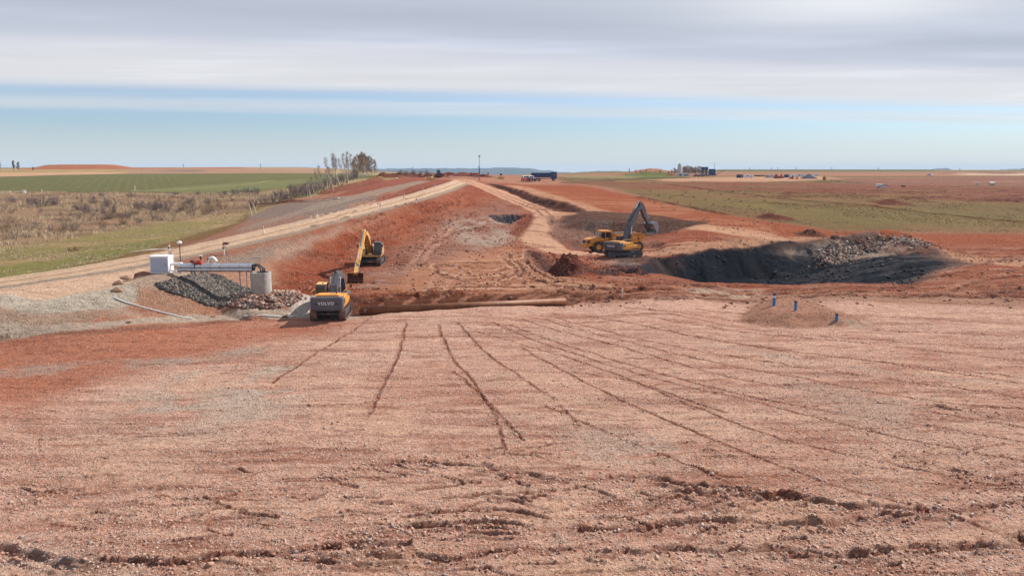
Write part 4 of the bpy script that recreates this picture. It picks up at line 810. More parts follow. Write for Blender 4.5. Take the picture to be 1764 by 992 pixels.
def make_track(L_, Wd, H, y, parent, mat_=M_TRACK):
    r = H / 2; a = L_ / 2 - r; m = MB(); pts = []
    n = 10
    for i in range(n + 1): q = -PI / 2 + PI * i / n; pts.append((a + r * math.cos(q), r + r * math.sin(q)))
    for i in range(n + 1): q = PI / 2 + PI * i / n; pts.append((-a + r * math.cos(q), r + r * math.sin(q)))
    inn = [(x * (1 - .09 / abs(L_ / 2)) if abs(x) > a else x, r + (z - r) * .86) for x, z in pts]
    N_ = len(pts); vs = []; fs = []
    for (x, z), (x2, z2) in zip(pts, inn): vs += [(x, -Wd / 2, z), (x, Wd / 2, z), (x2, Wd / 2, z2), (x2, -Wd / 2, z2)]
    for i in range(N_):
        for j in range(4): fs.append((4 * i + j, 4 * ((i + 1) % N_) + j, 4 * ((i + 1) % N_) + (j + 1) % 4, 4 * i + (j + 1) % 4))
    m.add(vs, fs)
    per = [Vector((p[0], 0, p[1])) for p in pts]; per.append(per[0]); tot = sum((per[i + 1] - per[i]).length for i in range(N_)); k = int(tot / .19); acc = 0; i = 0; pos_ = 0
    for j in range(k):                                    # grouser bars
        t = j * tot / k
        while pos_ + (per[i + 1] - per[i]).length < t: pos_ += (per[i + 1] - per[i]).length; i += 1
        d = (per[i + 1] - per[i]); l = d.length; p = per[i] + d * ((t - pos_) / max(l, 1e-6)); ang = math.atan2(d.z, d.x)
        m.box((0, 0, 0), (.05, Wd + .02, .05), mat=Matrix.Translation(p) @ Matrix.Rotation(-ang, 4, 'Y'))
    o = m.build('track', mat_, parent); o.location = (0, y, 0)
    f = MB().box((0, 0, r * 1.02), (L_ - 2 * r, Wd * .55, H * .42), .04)
    f.build('track_frame', M_DGREY, o)
    for nm, x, rr in (('drive_sprocket', -a, r * .80), ('idler_wheel', a, r * .78)):
        wv = MB().tube([(x, -Wd * .42, r), (x, Wd * .42, r)], rr, 20); wv.tube([(x, -Wd * .46, r), (x, Wd * .46, r)], rr * .45, 14); wv.build(nm, M_DGREY, o)
    for j in range(6): x = -a + 2 * a * (j + .5) / 6; MB().tube([(x, -Wd * .38, .19), (x, Wd * .38, .19)], .13, 10).build('track_roller', M_DGREY, o)
    return o
def cyl(name, p0, p1, y, r, parent, k=.58, body=M_DGREY):
    p0 = Vector((p0[0], y, p0[1])); p1 = Vector((p1[0], y, p1[1])); pm = p0.lerp(p1, k)
    o = MB().tube([p0, pm], r, 12).build(name, body, parent)
    MB().tube([pm, p1], r * .55, 10).tube([p1 + Vector((0, -r, 0)), p1 + Vector((0, r, 0))], r * .9, 10).build('piston_rod', M_CHROME, o)
    return o
def make_excavator(loc, rz, swing, cfg, label, body, cw, arm, text=None, tilt=0, name='excavator'):
    root = empty(name, loc, rz, 0, tilt); tag(root, label, 'excavator')
    c = cfg; W = c['w']; H = c['th']; tw = c['tw']; TL = c['tl']
    for s_ in (-1, 1): make_track(TL, tw, H, s_ * (W / 2 - tw / 2), root)
    u = MB().box((0, 0, H * .62), (TL * .42, W - 2 * tw + .1, H * .35), .05)
    for sx in (-1, 1):
        for sy in (-1, 1): u.prism([(sx * .5, H * .5), (sx * (TL * .34), H * .42), (sx * (TL * .34), H * .62), (sx * .5, H * .8)], sy * .25, sy * (W / 2 - tw * .6))
    u.build('undercarriage', M_DGREY, root)
    MB().tube([(0, 0, H * .78), (0, 0, H + .12)], .62, 28).build('slew_ring', M_BLACK, root)
    z0 = H + .12; Mx = Matrix.Rotation(swing, 4, 'Z')
    def up(o): o.matrix_basis = Mx @ o.matrix_basis; return o
    hw = W / 2 - .12; rb = -c['tail']
    # house: engine hood and side boxes
    hb = MB().box((rb * .4 + .8, 0, z0 + .12), (-rb * .8 + 1.6, 2 * hw * .94, .24), .04)
    hb.box((rb * .4 + .3, -hw * .60, z0 + .62), (-rb * .8 + .6, hw * .74, .80), .06)          # right side tank and pump box
    hb.box((rb * .45, hw * .62, z0 + .60), (-rb * .7, hw * .70, .76), .06)
    hb.box((rb * .52, 0, z0 + .70), (-rb * .54, 2 * hw * .86, .98), .10)                     # engine bay
    hb.box((1.15, -hw * .72, z0 + .38), (1.2, hw * .50, .42), .05)
    for o_ in [up(hb.build('house', body, root))]: house = o_
    hd = MB().box((rb * .56, -.05, z0 + 1.22), (-rb * .46, hw * 1.35, .20), .08); up(hd.build('engine_hood', body, root))
    gr = MB()
    for i in range(6): gr.box((rb * .8 + i * .22, -hw * .97, z0 + .62), (.10, .03, .45))
    up(gr.build('air_grille', M_BLACK, root))
    ex = MB().tube([(rb * .55, -hw * .5, z0 + 1.25), (rb * .55, -hw * .5, z0 + 1.75), (rb * .60, -hw * .5, z0 + 1.82)], .06, 10); up(ex.build('exhaust_pipe', M_BLACK, root))
    cwm = MB(); pr = []
    for i in range(13):                                   # rounded counterweight, plan profile
        q = -PI / 2 + PI * i / 12; pr.append((rb * .86 - .42 * math.cos(q) ** .6 if math.cos(q) > 1e-3 else rb * .86, math.sin(q) * hw * .99))
    pr = [(rb * .66, -hw * .99)] + pr + [(rb * .66, hw * .99)]
    n = len(pr); lv = [(z0 - .10, .90), (z0 + .06, .985), (z0 + .55, 1.0), (z0 + 1.02, 1.0), (z0 + 1.16, .96)]; vs = []; fs = []
    for z, k in lv: vs += [((x - rb * .66) * (k if k < .97 else k) + rb * .66, y * k, z) for x, y in pr]
    for j in range(len(lv) - 1):
        for i in range(n): fs.append((j * n + i, j * n + (i + 1) % n, (j + 1) * n + (i + 1) % n, (j + 1) * n + i))
    fs += [tuple(range(n)), tuple(range((len(lv) - 1) * n, len(lv) * n))[::-1]]
    cwm.add(vs, [f[::-1] for f in fs]); cwo = up(cwm.build('counterweight', cw, root))
    for s_ in (-1, 1):
        MB().box((rb * .86 - .395, s_ * hw * .62, z0 + .56), (.05, .34, .10), .02).build('rear_lamp', M_BLACK, cwo)
    if text: text_mesh('lettering', text, .40, M_WHITE, cwo, (rb * .86 - .435, 0, z0 + .60), (PI / 2, 0, -PI / 2), .012)
    # cab, front left
    cl, cwid, ch = 1.75, .98, 1.62; cx, cy = 1.05, hw - cwid / 2; zc_ = z0 + .24
    pf = [(-cl / 2, 0), (cl / 2 - .05, 0), (cl / 2 + .06, .55), (cl / 2 - .22, ch - .12), (cl / 2 - .5, ch), (-cl / 2 + .06, ch), (-cl / 2, ch - .2)]
    cab = MB().prism([(cx + x, zc_ + z) for x, z in pf], cy - cwid / 2 + .02, cy + cwid / 2 - .02); cab_o = up(cab.build('cab', c.get('cabm', M_DGREY), root))
    g = MB()
    for s_ in (-1, 1):
        g = MB(); yy = cy + s_ * (cwid / 2 - .01)
        for x0, x1 in ((-cl / 2 + .10, -.10), (-.02, cl / 2 - .22)): g.prism([(cx + x0, zc_ + .62), (cx + x1, zc_ + .62), (cx + x1 - (.12 if x1 > .3 else 0), zc_ + ch - .16), (cx + x0, zc_ + ch - .16)], yy - .012, yy + .012)
    g.add([(cx + cl / 2 + .075, cy - cwid / 2 + .1, zc_ + .56), (cx + cl / 2 + .075, cy + cwid / 2 - .1, zc_ + .56), (cx + cl / 2 - .20, cy + cwid / 2 - .1, zc_ + ch - .14), (cx + cl / 2 - .20, cy - cwid / 2 + .1, zc_ + ch - .14)], [(0, 1, 2, 3)])
    g.box((cx - cl / 2 - .005, cy, zc_ + 1.05), (.012, cwid * .7, .75)); g.build('cab_window', M_GLASS, cab_o)
    MB().box((cx - .08, cy, zc_ + ch + .03), (cl * .86, cwid * .98, .07), .03).build('cab_roof', c.get('roofm', body), cab_o)
    bl = MB().tube([(cx - .6, cy - .2, zc_ + ch + .06), (cx - .6, cy - .2, zc_ + ch + .2)], .06, 10); bl.build('beacon', M_ORANGE, cab_o)
    for s_ in (-1, 1):
        ra = MB(); yy = s_ * (hw - .03); zz = z0 + 1.0
        ra.tube([(rb * .75, yy, zz), (rb * .75, yy, zz + .55), (-.1, yy, zz + .55), (-.1, yy, zz)], .022, 6)
        if s_ < 0: ra.tube([(.2, yy, z0 + .7), (.2, yy, z0 + 1.75), (1.2, yy, z0 + 1.75), (1.5, yy, z0 + .6)], .022, 6)
        up(ra.build('handrail', body, root))
        mm = MB().box((1.7 if s_ < 0 else 1.95, s_ * (hw + .12), z0 + 1.5), (.05, .22, .34), .02); mm.tube([(1.6, s_ * (hw - .1), z0 + 1.2), (1.7 if s_ < 0 else 1.95, s_ * (hw + .12), z0 + 1.45)], .02, 6); up(mm.build('mirror', M_BLACK, root))
    # boom, stick, bucket in the swing plane; the points are (x, z) from the slew centre
    B = c['boom']; A = c['stick']; bw = c.get('bw', .62)
    yb = -.12
    bo = beam([(x, z, d) for x, z, d in B], bw).build('boom', arm, root); bo.location = (0, yb, 0); up(bo)
    tu = MB()
    for dy in (-.09, .0, .09): tu.tube([(x + .0, dy, z + d / 2 + .07) for x, z, d in B[1:]], .028, 6)
    tu.build('hydraulic_hoses', M_BLACK, bo)
    lampb = MB().box((B[1][0] + .1, bw / 2 + .06, B[1][1] + .1), (.14, .12, .14), .02); lampb.build('work_lamp', M_LGREY, bo)
    st = beam([(x, z, d) for x, z, d in A], bw * .74).build('stick', c.get('stickm', arm), root); st.location = (0, yb, 0); up(st)
    f0 = (B[0][0] + .55, B[0][1] - .5); mid = B[len(B) // 2]
    for s_ in (-1, 1):
        cyo = cyl('boom_cylinder', f0, (mid[0], mid[1]), yb + s_ * (bw / 2 + .12), .12, root, .6, c.get('cylm', M_DGREY)); up(cyo)
    bt = B[-2]; cyo = cyl('stick_cylinder', (mid[0] - .1, mid[1] + mid[2] * .75), (A[0][0], A[0][1] + .05), yb, .13, root, .62, c.get('cylm', M_DGREY)); up(cyo)
    if c.get('linkcyl', 1):
        a1, a2 = A[1], A[-1]; t = .72; px2, pz2 = a1[0] + (a2[0] - a1[0]) * t, a1[1] + (a2[1] - a1[1]) * t
        ox, oz = c.get('loff', (.35, .25)); cyo = cyl('bucket_cylinder', (a1[0] + ox, a1[1] + oz), (px2 + ox, pz2 + oz), yb, .10, root, .55, c.get('cylm', M_DGREY)); up(cyo)
        lk = MB()
        for s_ in (-1, 1): lk.tube([(px2, s_ * .22, pz2), (px2 + ox, s_ * .22, pz2 + oz)], .05, 6); lk.tube([(px2 + ox, s_ * .22, pz2 + oz), (c['bk'][0], s_ * .22, c['bk'][1])], .05, 6)
        lk = lk.build('bucket_link', M_DGREY, root); lk.location = (0, yb, 0); up(lk)
    bwid = c['bwid']; prof = c['bprof']; m = MB(); t = .05  # bucket: open shell along the profile
    e = A[-1]; ba = c['bang']; ca, sa = math.cos(ba), math.sin(ba); bs = c.get('bs', 1)
    tr = lambda p: (e[0] + (p[0] * ca - p[1] * sa) * bs, e[1] + (p[0] * sa + p[1] * ca) * bs)
    pp = [tr(p) for p in prof]
    for i in range(len(pp) - 1):
        a, b = Vector((pp[i][0], 0, pp[i][1])), Vector((pp[i + 1][0], 0, pp[i + 1][1])); d = (b - a).normalized(); nn = Vector((-d.z, 0, d.x)) * t
        vs = []
        for y in (-bwid / 2, bwid / 2): vs += [(a.x, y, a.z), (b.x, y, b.z), (b.x + nn.x, y, b.z + nn.z), (a.x + nn.x, y, a.z + nn.z)]
        m.add(vs, [(0, 1, 2, 3), (7, 6, 5, 4), (0, 4, 5, 1), (1, 5, 6, 2), (2, 6, 7, 3), (3, 7, 4, 0)])
    for s_ in (-1, 1): m.prism(pp, s_ * bwid / 2 - .025, s_ * bwid / 2 + .025)
    bk = m.build('bucket', c['bmat'], root); bk.location = (0, yb, 0); up(bk)
    for s_ in (-1, 1): MB().prism([tr(p) for p in ((-.12, .15), (.22, .20), (.18, -.3), (-.08, -.3))], s_ * .2 - .03, s_ * .2 + .03).build('bucket_ear', c['bmat'], bk)
    if c.get('teeth', 5):
        lip = pp[-1]; pv = pp[-2]; dx, dz = lip[0] - pv[0], lip[1] - pv[1]; l = math.hypot(dx, dz); dx /= l; dz /= l
        for j in range(c.get('teeth', 5)):
            y = -bwid / 2 + .1 + (bwid - .2) * j / (c.get('teeth', 5) - 1); tm = MB()
            tm.prism([(lip[0] - dz * .06, lip[1] + dx * .06), (lip[0] + dz * .06, lip[1] - dx * .06), (lip[0] + dx * .28 * bs, lip[1] + dz * .28 * bs)], y - .055, y + .055); tm.build('tooth', M_STEEL, bk)
    return root
BPROF = [(0, .12), (-.62, .05), (-.92, -.35), (-.86, -.85), (-.45, -1.2), (.12, -1.28), (.28, -1.15)]
# ------------------------------------------------------------ machines
CFG = dict(w=3.25, tw=.62, tl=4.7, th=1.02, tail=3.0)
ca_ = dict(CFG, boom=[(.25, 1.7, .55), (1.0, 2.6, .75), (2.2, 3.35, .85), (4.1, 3.45, .70), (6.0, 2.95, .42)], stick=[(5.6, 3.3, .4), (6.1, 2.9, .62), (6.6, 2.2, .5), (7.1, 1.25, .32)], bk=(7.0, .9), bwid=1.35, bprof=BPROF, bang=.35, bmat=M_STEEL, cabm=M_DGREY, roofm=M_YELP, bw=.66)
excA = make_excavator((-17.15, 71.0, flat_z(-17.15, 71.0, 1.2)), R(94), 0, ca_, 'crawler excavator seen from behind, grey counterweight, beside the left end of the brown pipe', M_YELO, M_GREY, M_DGREY, 'VOLVO')
cb_ = dict(CFG, w=3.2, tl=4.6, tail=2.7, boom=[(.3, 1.7, .6), (1.2, 2.6, .85), (3.0, 3.7, .85), (5.2, 4.55, .55), (7.1, 4.75, .38)], stick=[(6.6, 5.05, .36), (7.2, 4.75, .62), (11.3, 2.95, .48), (16.6, .95, .30)], bk=(16.5, .8), bwid=1.75, bprof=[(0, .1), (-.5, 0), (-.72, -.3), (-.6, -.75), (-.1, -.95), (.25, -.85)], bang=.2, teeth=0, bmat=M_RUST, cabm=M_DGREY, roofm=M_DGREY, bw=.55, cylm=M_DGREY, loff=(.25, .35))
excB = make_excavator((-18.9, 101.6, flat_z(-18.9, 101.6, 1.2)), R(-90), R(4.5), cb_, 'yellow excavator on the red slope reaching a long arm with a wide flat bucket', M_YELP, M_YELP, M_YEL)
cc_ = dict(CFG, w=3.35, tl=5.3, th=1.12, tail=3.2, boom=[(.35, 1.95, .7), (.75, 3.2, .95), (1.35, 4.7, 1.0), (2.6, 6.3, .85), (4.0, 7.75, .5)], stick=[(3.75, 8.25, .4), (4.25, 7.75, .75), (5.3, 6.2, .6), (6.6, 4.6, .36)], bk=(7.1, 4.55), bwid=1.9, bprof=[(-.1, .1), (.35, .35), (.95, .25), (1.25, -.25), (1.2, -.85), (.85, -1.35)], bang=.12, teeth=5, bmat=M_STEEL, cabm=M_DGREY, roofm=M_YELO, bw=.72, loff=(.55, .3), bs=1.15)
excC = make_excavator((17.2, 117.0, flat_z(17.2, 117, 1.3)), R(9), R(37), cc_, 'large excavator raising its dark boom high in front of the yellow dump truck', M_YELO, M_DGREY, M_DGREY, 'VOLVO')

def make_wheel(r, w, parent, loc, rim=M_YELO):
    o = MB().tube([(0, -w / 2, 0), (0, -w * .38, 0), (0, w * .38, 0), (0, w / 2, 0)], [r * .90, r, r, r * .90], 26).build('wheel', M_BLACK, parent); o.location = loc
    m = MB().tube([(0, -w * .53, 0), (0, w * .53, 0)], r * .48, 18); m.tube([(0, -w * .58, 0), (0, w * .58, 0)], r * .18, 10); m.build('rim', rim, o)
    t = MB()
    for k in range(22):
        a = 2 * PI * k / 22; t.box((0, 0, r * .99), (.09, w * .8, .07), mat=Matrix.Rotation(a, 4, 'Y'))
    t.build('tread', M_BLACK, o); return o
def dump_truck(loc, rz):
    root = empty('dump_truck', loc, rz); tag(root, 'yellow articulated dump truck with dark grille standing behind the large excavator', 'dump truck')
    # +x is forward
    ch = MB().box((2.2, 0, 1.15), (3.6, .9, .45), .05).box((-2.3, 0, 1.15), (4.6, .8, .45), .05).tube([(.3, 0, .9), (.3, 0, 1.6)], .28, 12); ch.build('chassis', M_DGREY, root)
    hd = MB().prism([(2.35, 1.0), (5.15, 1.0), (5.2, 1.35), (5.05, 2.0), (4.75, 2.2), (2.45, 2.45), (2.35, 2.45)], -1.05, 1.05); hd.build('hood', M_YELO, root)
    gm = MB().prism([(5.08, 1.45), (5.22, 1.45), (5.13, 1.95), (5.0, 1.98)], -.8, .8); gm.build('grille', M_BLACK, root)
    for s_ in (-1, 1):
        MB().prism([(4.5, 1.5), (4.95, 1.5), (4.9, 1.95), (4.5, 2.0)], s_ * 1.05, s_ * 1.09).build('side_grille', M_BLACK, root)
        MB().box((5.18, s_ * .9, 1.45), (.12, .24, .2), .03).build('headlight', M_WHITE, root)
        MB().prism([(2.0, 1.55), (2.3, 1.95), (3.7, 1.95), (4.1, 1.45), (4.25, 1.5), (3.8, 2.1), (2.2, 2.1), (1.85, 1.6)], s_ * .95, s_ * 1.45).build('fender', M_YELO, root)
    MB().box((5.15, 0, .95), (.35, 2.3, .4), .06).build('bumper', M_YELO, root)
    cb = MB().prism([(.95, 1.5), (2.55, 1.5), (2.75, 2.45), (2.45, 3.42), (1.0, 3.42), (.95, 3.3)], -.85, .85); cbo = cb.build('cab', M_YELO, root)
    g = MB()
    for s_ in (-1, 1): g.prism([(1.15, 2.35), (1.65, 2.35), (1.65, 3.22), (1.15, 3.22)], s_ * .85, s_ * .87); g.prism([(1.78, 2.2), (2.58, 2.42), (2.36, 3.22), (1.78, 3.22)], s_ * .85, s_ * .87)
    g.add([(2.78, -.72, 2.5), (2.78, .72, 2.5), (2.52, .72, 3.25), (2.52, -.72, 3.25)], [(0, 1, 2, 3)]); g.build('cab_window', M_GLASS, cbo)
    MB().box((1.75, 0, 3.46), (1.75, 1.85, .1), .04).build('cab_roof', M_YELO, cbo)
    MB().tube([(1.1, .95, 1.7), (1.1, .95, 3.2)], .08, 10).build('exhaust_stack', M_DGREY, root)
    for s_ in (-1, 1): MB().box((2.9, s_ * 1.35, 2.9), (.06, .26, .5), .02).tube([(2.6, s_ * .9, 2.6), (2.9, s_ * 1.35, 2.7)], .025, 6).build('mirror', M_BLACK, root)
    lad = MB()
    for k in range(4): lad.box((1.7, 1.25, .75 + k * .3), (.55, .12, .04))
    lad.build('ladder', M_DGREY, root)
    # dump body: open hopper with thick walls
    P_ = [(.55, 2.05), (-.2, 1.5), (-3.6, 1.5), (-5.1, 2.35), (-5.15, 2.75), (-4.4, 3.0), (.5, 3.1)]
    bd = MB()
    for s_ in (-1, 1): bd.prism(P_, s_ * 1.38, s_ * 1.46); bd.box((-2.0, s_ * 1.47, 3.02), (4.9, .12, .12), .03)
    for x in (-.6, -1.7, -2.8, -3.8):
        for s_ in (-1, 1): bd.box((x, s_ * 1.5, 2.25), (.14, .08, 1.35))
    fl = [(.55, 2.05), (-.2, 1.5), (-3.6, 1.5), (-5.1, 2.35)]
    for a, b in zip(fl, fl[1:]): bd.prism([a, b, (b[0], b[1] + .08), (a[0], a[1] + .08)], -1.38, 1.38)
    bd.prism([(.5, 2.0), (.6, 2.05), (.95, 3.35), (.85, 3.35)], -1.4, 1.4); bd.box((1.1, 0, 3.38), (.7, 2.6, .08), .02)
    bd.build('dump_body', M_YELO, root)
    ld = MB(); vs = []; nx, ny = 14, 8
    for i in range(nx):
        for j in range(ny):
            x = -4.3 + 4.6 * i / (nx - 1); y = -1.3 + 2.6 * j / (ny - 1); e_ = max(0.0, math.sin(PI * i / (nx - 1)) * math.sin(PI * j / (ny - 1))); vs.append((x, y, 2.85 + .42 * e_ ** .7 + .08 * math.sin(i * 3.1 + j * 2.3)))
    ld.add(vs, [(i * ny + j, (i + 1) * ny + j, (i + 1) * ny + j + 1, i * ny + j + 1) for i in range(nx - 1) for j in range(ny - 1)], True)
    lo = ld.build('load_of_dark_earth', MAT('dark_earth', (.06, .05, .048), .95, bump=.05, scale=5), None)
    lo.location = loc; lo.rotation_euler = (0, 0, rz); lo.name = 'soil_load'; tag(lo, 'heap of dark earth lying in the dump truck body', 'soil', kind='stuff')
    for x in (3.05, -2.1, -3.95):
        for s_ in (-1, 1): make_wheel(.86, .62, root, (x, s_ * 1.12, .86))
    MB().tube([(-.3, .5, 1.3), (-1.6, .5, 2.0)], .1, 10).build('hoist_cylinder', M_DGREY, root)
    return root
dump_truck((17.0, 126.6, flat_z(17, 126.6, 2)), R(180 - 12 + 24))

# ------------------------------------------------------------ the long pipe
p0 = Vector((*PIPE0, 0)); p1 = Vector((*PIPE1, 0)); pr_ = .40
p0.z = ground_at(p0.x, p0.y) + pr_ * 1.0; p1.z = ground_at(p1.x, p1.y) + pr_ * 1.0
root = empty('steel_pipe', p0); tag(root, 'long rusty brown steel pipe lying on the ground to the right of the grey excavator', 'pipe')
d = p1 - p0; m = MB(); n = 28; Lp = d.length; T = d.normalized(); side = T.cross(Vector((0, 0, 1))).normalized(); upv = side.cross(T)
vs = []; fs = []
for k in range(n):
    q = 2 * PI * k / n; o_ = (side * math.cos(q) + upv * math.sin(q)); vs += [o_ * pr_, d + o_ * pr_, d + o_ * pr_ * .9, o_ * pr_ * .9]
for k in range(n):
    a, b = 4 * k, 4 * ((k + 1) % n)
    for j in range(4): fs.append((a + j, a + (j + 1) % 4, b + (j + 1) % 4, b + j))
m.add(vs, fs, True); m.build('pipe_shell', M_RUST, root)
for t in (.335, .67):
    c_ = d * t; w_ = MB(); w_.tube([c_ - T * .03, c_, c_ + T * .03], [pr_ * .98, pr_ * 1.03, pr_ * .98], 28, cap=False); w_.build('weld_seam', M_RUST, root)
w_ = MB().tube([T * .0, T * .10], pr_ * 1.04, 28, cap=False); w_.build('end_collar', M_RUST, root)
w_ = MB(); c_ = T * .55 - side * 0 + upv * .12; w_.tube([c_ + side * pr_ * -.98 + upv * (.12 * math.sin(a)) + T * (.10 * math.cos(a)) for a in [i * PI / 5 for i in range(11)]], .02, 6, cap=False)
w_.tube([c_ + side * pr_ * .98 + upv * (.12 * math.sin(a)) + T * (.10 * math.cos(a)) for a in [i * PI / 5 for i in range(11)]], .02, 6, cap=False); w_.build('lifting_lug', M_STEEL, root)

# ------------------------------------------------------------ wellhead: cabinet, pipe rack, concrete shaft
rx, ry = RINGC; rz0 = ground_at(rx, ry) - .25
root = empty('concrete_shaft', (rx, ry, rz0)); tag(root, 'round grey concrete shaft ring standing on a heap of broken rubble', 'concrete ring')
M_CONC = MAT('concrete', (.40, .37, .34), .85, dirt=(.26, .21, .18), amt=.8, scale=1.6, bump=.01)
for k in range(3):
    z_ = k * .80; MB().ring((0, 0), .82, 1.0 - .008 * (k % 2), z_, z_ + .785, 40).build('ring_segment', M_CONC, root)
MB().ring((0, 0), .84, .975, .0, 2.38, 40).build('inner_ring', M_CONC, root)
TOPZ = rz0 + 2.40
xl, xr = -33.3, -25.9; yb_ = 75.3; za = TOPZ + .10
root = empty('pipe_rack', (xl, yb_, za)); tag(root, 'silver insulated pipes on a steel carrier reaching from the white box to the concrete ring', 'pipe rack')
M_SIL = MAT('silver_cladding', (.55, .56, .58), .32, .75, dirt=(.35, .34, .36), amt=.5, scale=1.5)
M_IRON = MAT('dark_iron', (.05, .052, .065), .6, .3, dirt=(.12, .08, .07), amt=.5)
Lr = xr - xl
for yy, zz, r_, x0_ in ((-.56, .16, .15, .1), (-.34, .46, .21, 0), (.12, .55, .20, 0), (.52, .50, .16, .3)):
    pp = MB().tube([(x0_, yy, zz), (Lr, yy, zz)], r_, 20); po = pp.build('insulated_pipe', M_SIL, root)
    bb = MB()
    for k in range(8): x = x0_ + .4 + k * .95; bb.tube([(x, yy, zz), (x + .05, yy, zz)], r_ + .012, 20)
    bb.build('cladding_bands', M_STEEL, po)
be = MB().box((Lr / 2, -.42, .12), (Lr, .12, .30)).box((Lr / 2, .62, .12), (Lr, .12, .30)).box((Lr / 2, .1, .0), (Lr * .98, .92, .05))
for k in range(9): be.box((.3 + k * (Lr - .6) / 8, .1, .2), (.08, 1.1, .12))
be.build('carrier_beam', M_IRON, root)
tr_ = MB().prism([(0, -.02), (Lr * .62, .0), (Lr, .05), (Lr, .27), (0, .27)], -.50, -.485); tr_.build('side_plate', M_IRON, root)
for x, y in ((Lr - 1.25, -.35), (Lr - .85, .45)):
    gz = ground_at(xl + x, yb_ + y) - za - .2
    MB().tube([(x, y, gz), (x, y, -.02)], .055, 8).box((x, y, -.05), (.3, .3, .05)).build('support_post', MAT('post_grey', (.35, .30, .32), .6, .3), root)
cl_ = MB().box((1.75, -.52, .35), (.09, .06, .95)).box((1.75, .1, .80), (.09, 1.2, .06)).tube([(1.75, -.52, -.1), (1.95, -.75, -.45)], .05, 6); cl_.build('pipe_clamp', M_BLACK, root)
hs = []
for j, (yy, zz) in enumerate(((-.30, .52), (.12, .55), (.40, .42))):
    a = Vector((Lr, yy, zz)); e_ = Vector((rx - xl - .05 + .12 * j, ry - yb_ + (yy - .1) * .6, -.7))
    pts = [a, a + Vector((.28, 0, .10)), a + Vector((.55, 0, .05)), Vector((e_.x + .15, (a.y + e_.y) / 2, zz - .25)), Vector((e_.x + .18, e_.y, .0)), e_]
    MB().tube(pts, .085, 12).build('black_hose', M_BLACK, root)
MB().box((Lr + .05, .1, .50), (.12, 1.0, .40), .03).build('end_flange', M_IRON, root)
rw = MB().tube([(Lr - .7, .2, .75), (Lr - .3, .25, 1.15), (Lr + .35, .3, 1.28), (Lr + .8, .3, 1.20)], .035, 6); rw.tube([(Lr + .6, .3, 1.24), (Lr + .62, .3, .1)], .02, 6); rw.build('overhead_rod', M_STEEL, root)
vz = MB().tube([(1.55, -.1, .75), (2.35, -.1, .75)], .16, 14).box((2.1, -.1, .92), (.42, .4, .34), .04).box((1.5, -.1, .86), (.35, .3, .2), .04); vo = vz.build('valve_body', M_REDP, root)
MB().box((1.35, -.1, .98), (.36, .28, .18), .04).build('valve_motor', M_BLACK, root); vm = MB().tube([(2.15, .15, .95), (2.15, .15, 1.45)], .10, 12); vm.build('valve_actuator', M_BLACK, root)
vw = MB().tube([(2.15, .15, 1.47), (2.15, .15, 1.55)], .15, 12).box((1.45, -.2, .66), (.62, .3, .06)); vw.build('valve_cap', M_WHITE, root)
wp = MB().tube([(2.85, -.05, .70), (2.95, -.05, .92), (3.02, -.05, 1.15), (3.18, -.05, 1.33), (3.42, -.05, 1.34), (3.62, -.05, 1.18), (3.78, -.05, .98), (3.70, -.05, .85), (3.52, -.05, .68)], [.09, .09, .10, .14, .16, .16, .14, .11, .09], 14); wp.build('white_bend', M_WHITE, root)
fl_ = MB().tube([(3.02, -.05, 1.12), (2.92, -.05, 1.27)], .11, 12); fl_.build('bend_flange', MAT('violet_grey', (.10, .08, .16), .5), root)
sm = MB()
for k in range(7): sm.tube([(4.3 + k * .42, .55, .66), (4.3 + k * .42, .55, .78)], .055, 8)
sm.build('bolt_heads', MAT('pink_primer', (.38, .20, .19), .6), root)
cb0 = Vector((CABP[0], CABP[1] + .6, ground_at(CABP[0], CABP[1] + .6) - .03))
root = empty('switch_cabinet', cb0, R(4)); tag(root, 'white sheet metal cabinet whose door has shade in its colour at the left end of the pipes', 'cabinet')
MB().box((0, 0, .04), (1.95, 1.55, .12)).build('plinth', M_CONC, root)
MB().box((0, 0, .92), (1.86, 1.45, 1.66), .03).build('cabinet_body', M_WHITE, root)
dp = MB().box((0, -.735, .92), (1.62, .03, 1.46), .012).build('door_panel', MAT('panel_shade_tint', (.36, .42, .52), .45, dirt=(.4, .42, .46), amt=.3), root)  # shade of the front face is put into the door's blue-grey colour
MB().box((.62, -.765, .92), (.05, .03, .22), .01).build('handle', M_DGREY, dp)
MB().box((0, 0, 1.79), (1.98, 1.56, .06), .02).build('cabinet_roof', M_WHITE, root)
x0_, x1_ = cb0.x + .95, xl + .1
root = empty('connecting_pipe', (x0_, cb0.y, cb0.z + .95)); tag(root, 'short white pipe pair joining the cabinet to the silver pipes', 'pipe')
L_ = x1_ - x0_
MB().tube([(0, 0, 0), (L_ * .6, 0, 0), (L_, yb_ - cb0.y, za + .52 - cb0.z - .95)], .17, 16).build('upper_pipe', M_WHITE, root)
MB().tube([(0, -.2, -.62), (L_ + .1, yb_ - cb0.y - .3, -.60)], .09, 12).build('lower_pipe', M_WHITE, root)
# lamp on a thin pole behind the rack
q = PZ(312, 463, 3.5); q = (q[0], q[1], ground_at(q[0], q[1]))
root = empty('post_lamp', q); tag(root, 'thin dark pole with a round white head rising beside the pipe rack', 'lamp post')
MB().tube([(0, 0, -.1), (0, 0, 2.75)], .045, 8).build('pole', M_IRON, root)
MB().tube([(0, 0, 2.72), (0, 0, 2.78), (0, 0, 2.95), (0, 0, 3.02)], [.12, .25, .25, .10], 14).build('lamp_head', M_WHITE, root)
MB().box((0, -.02, 2.55), (.2, .1, .08), .02).build('bracket', M_IRON, root)
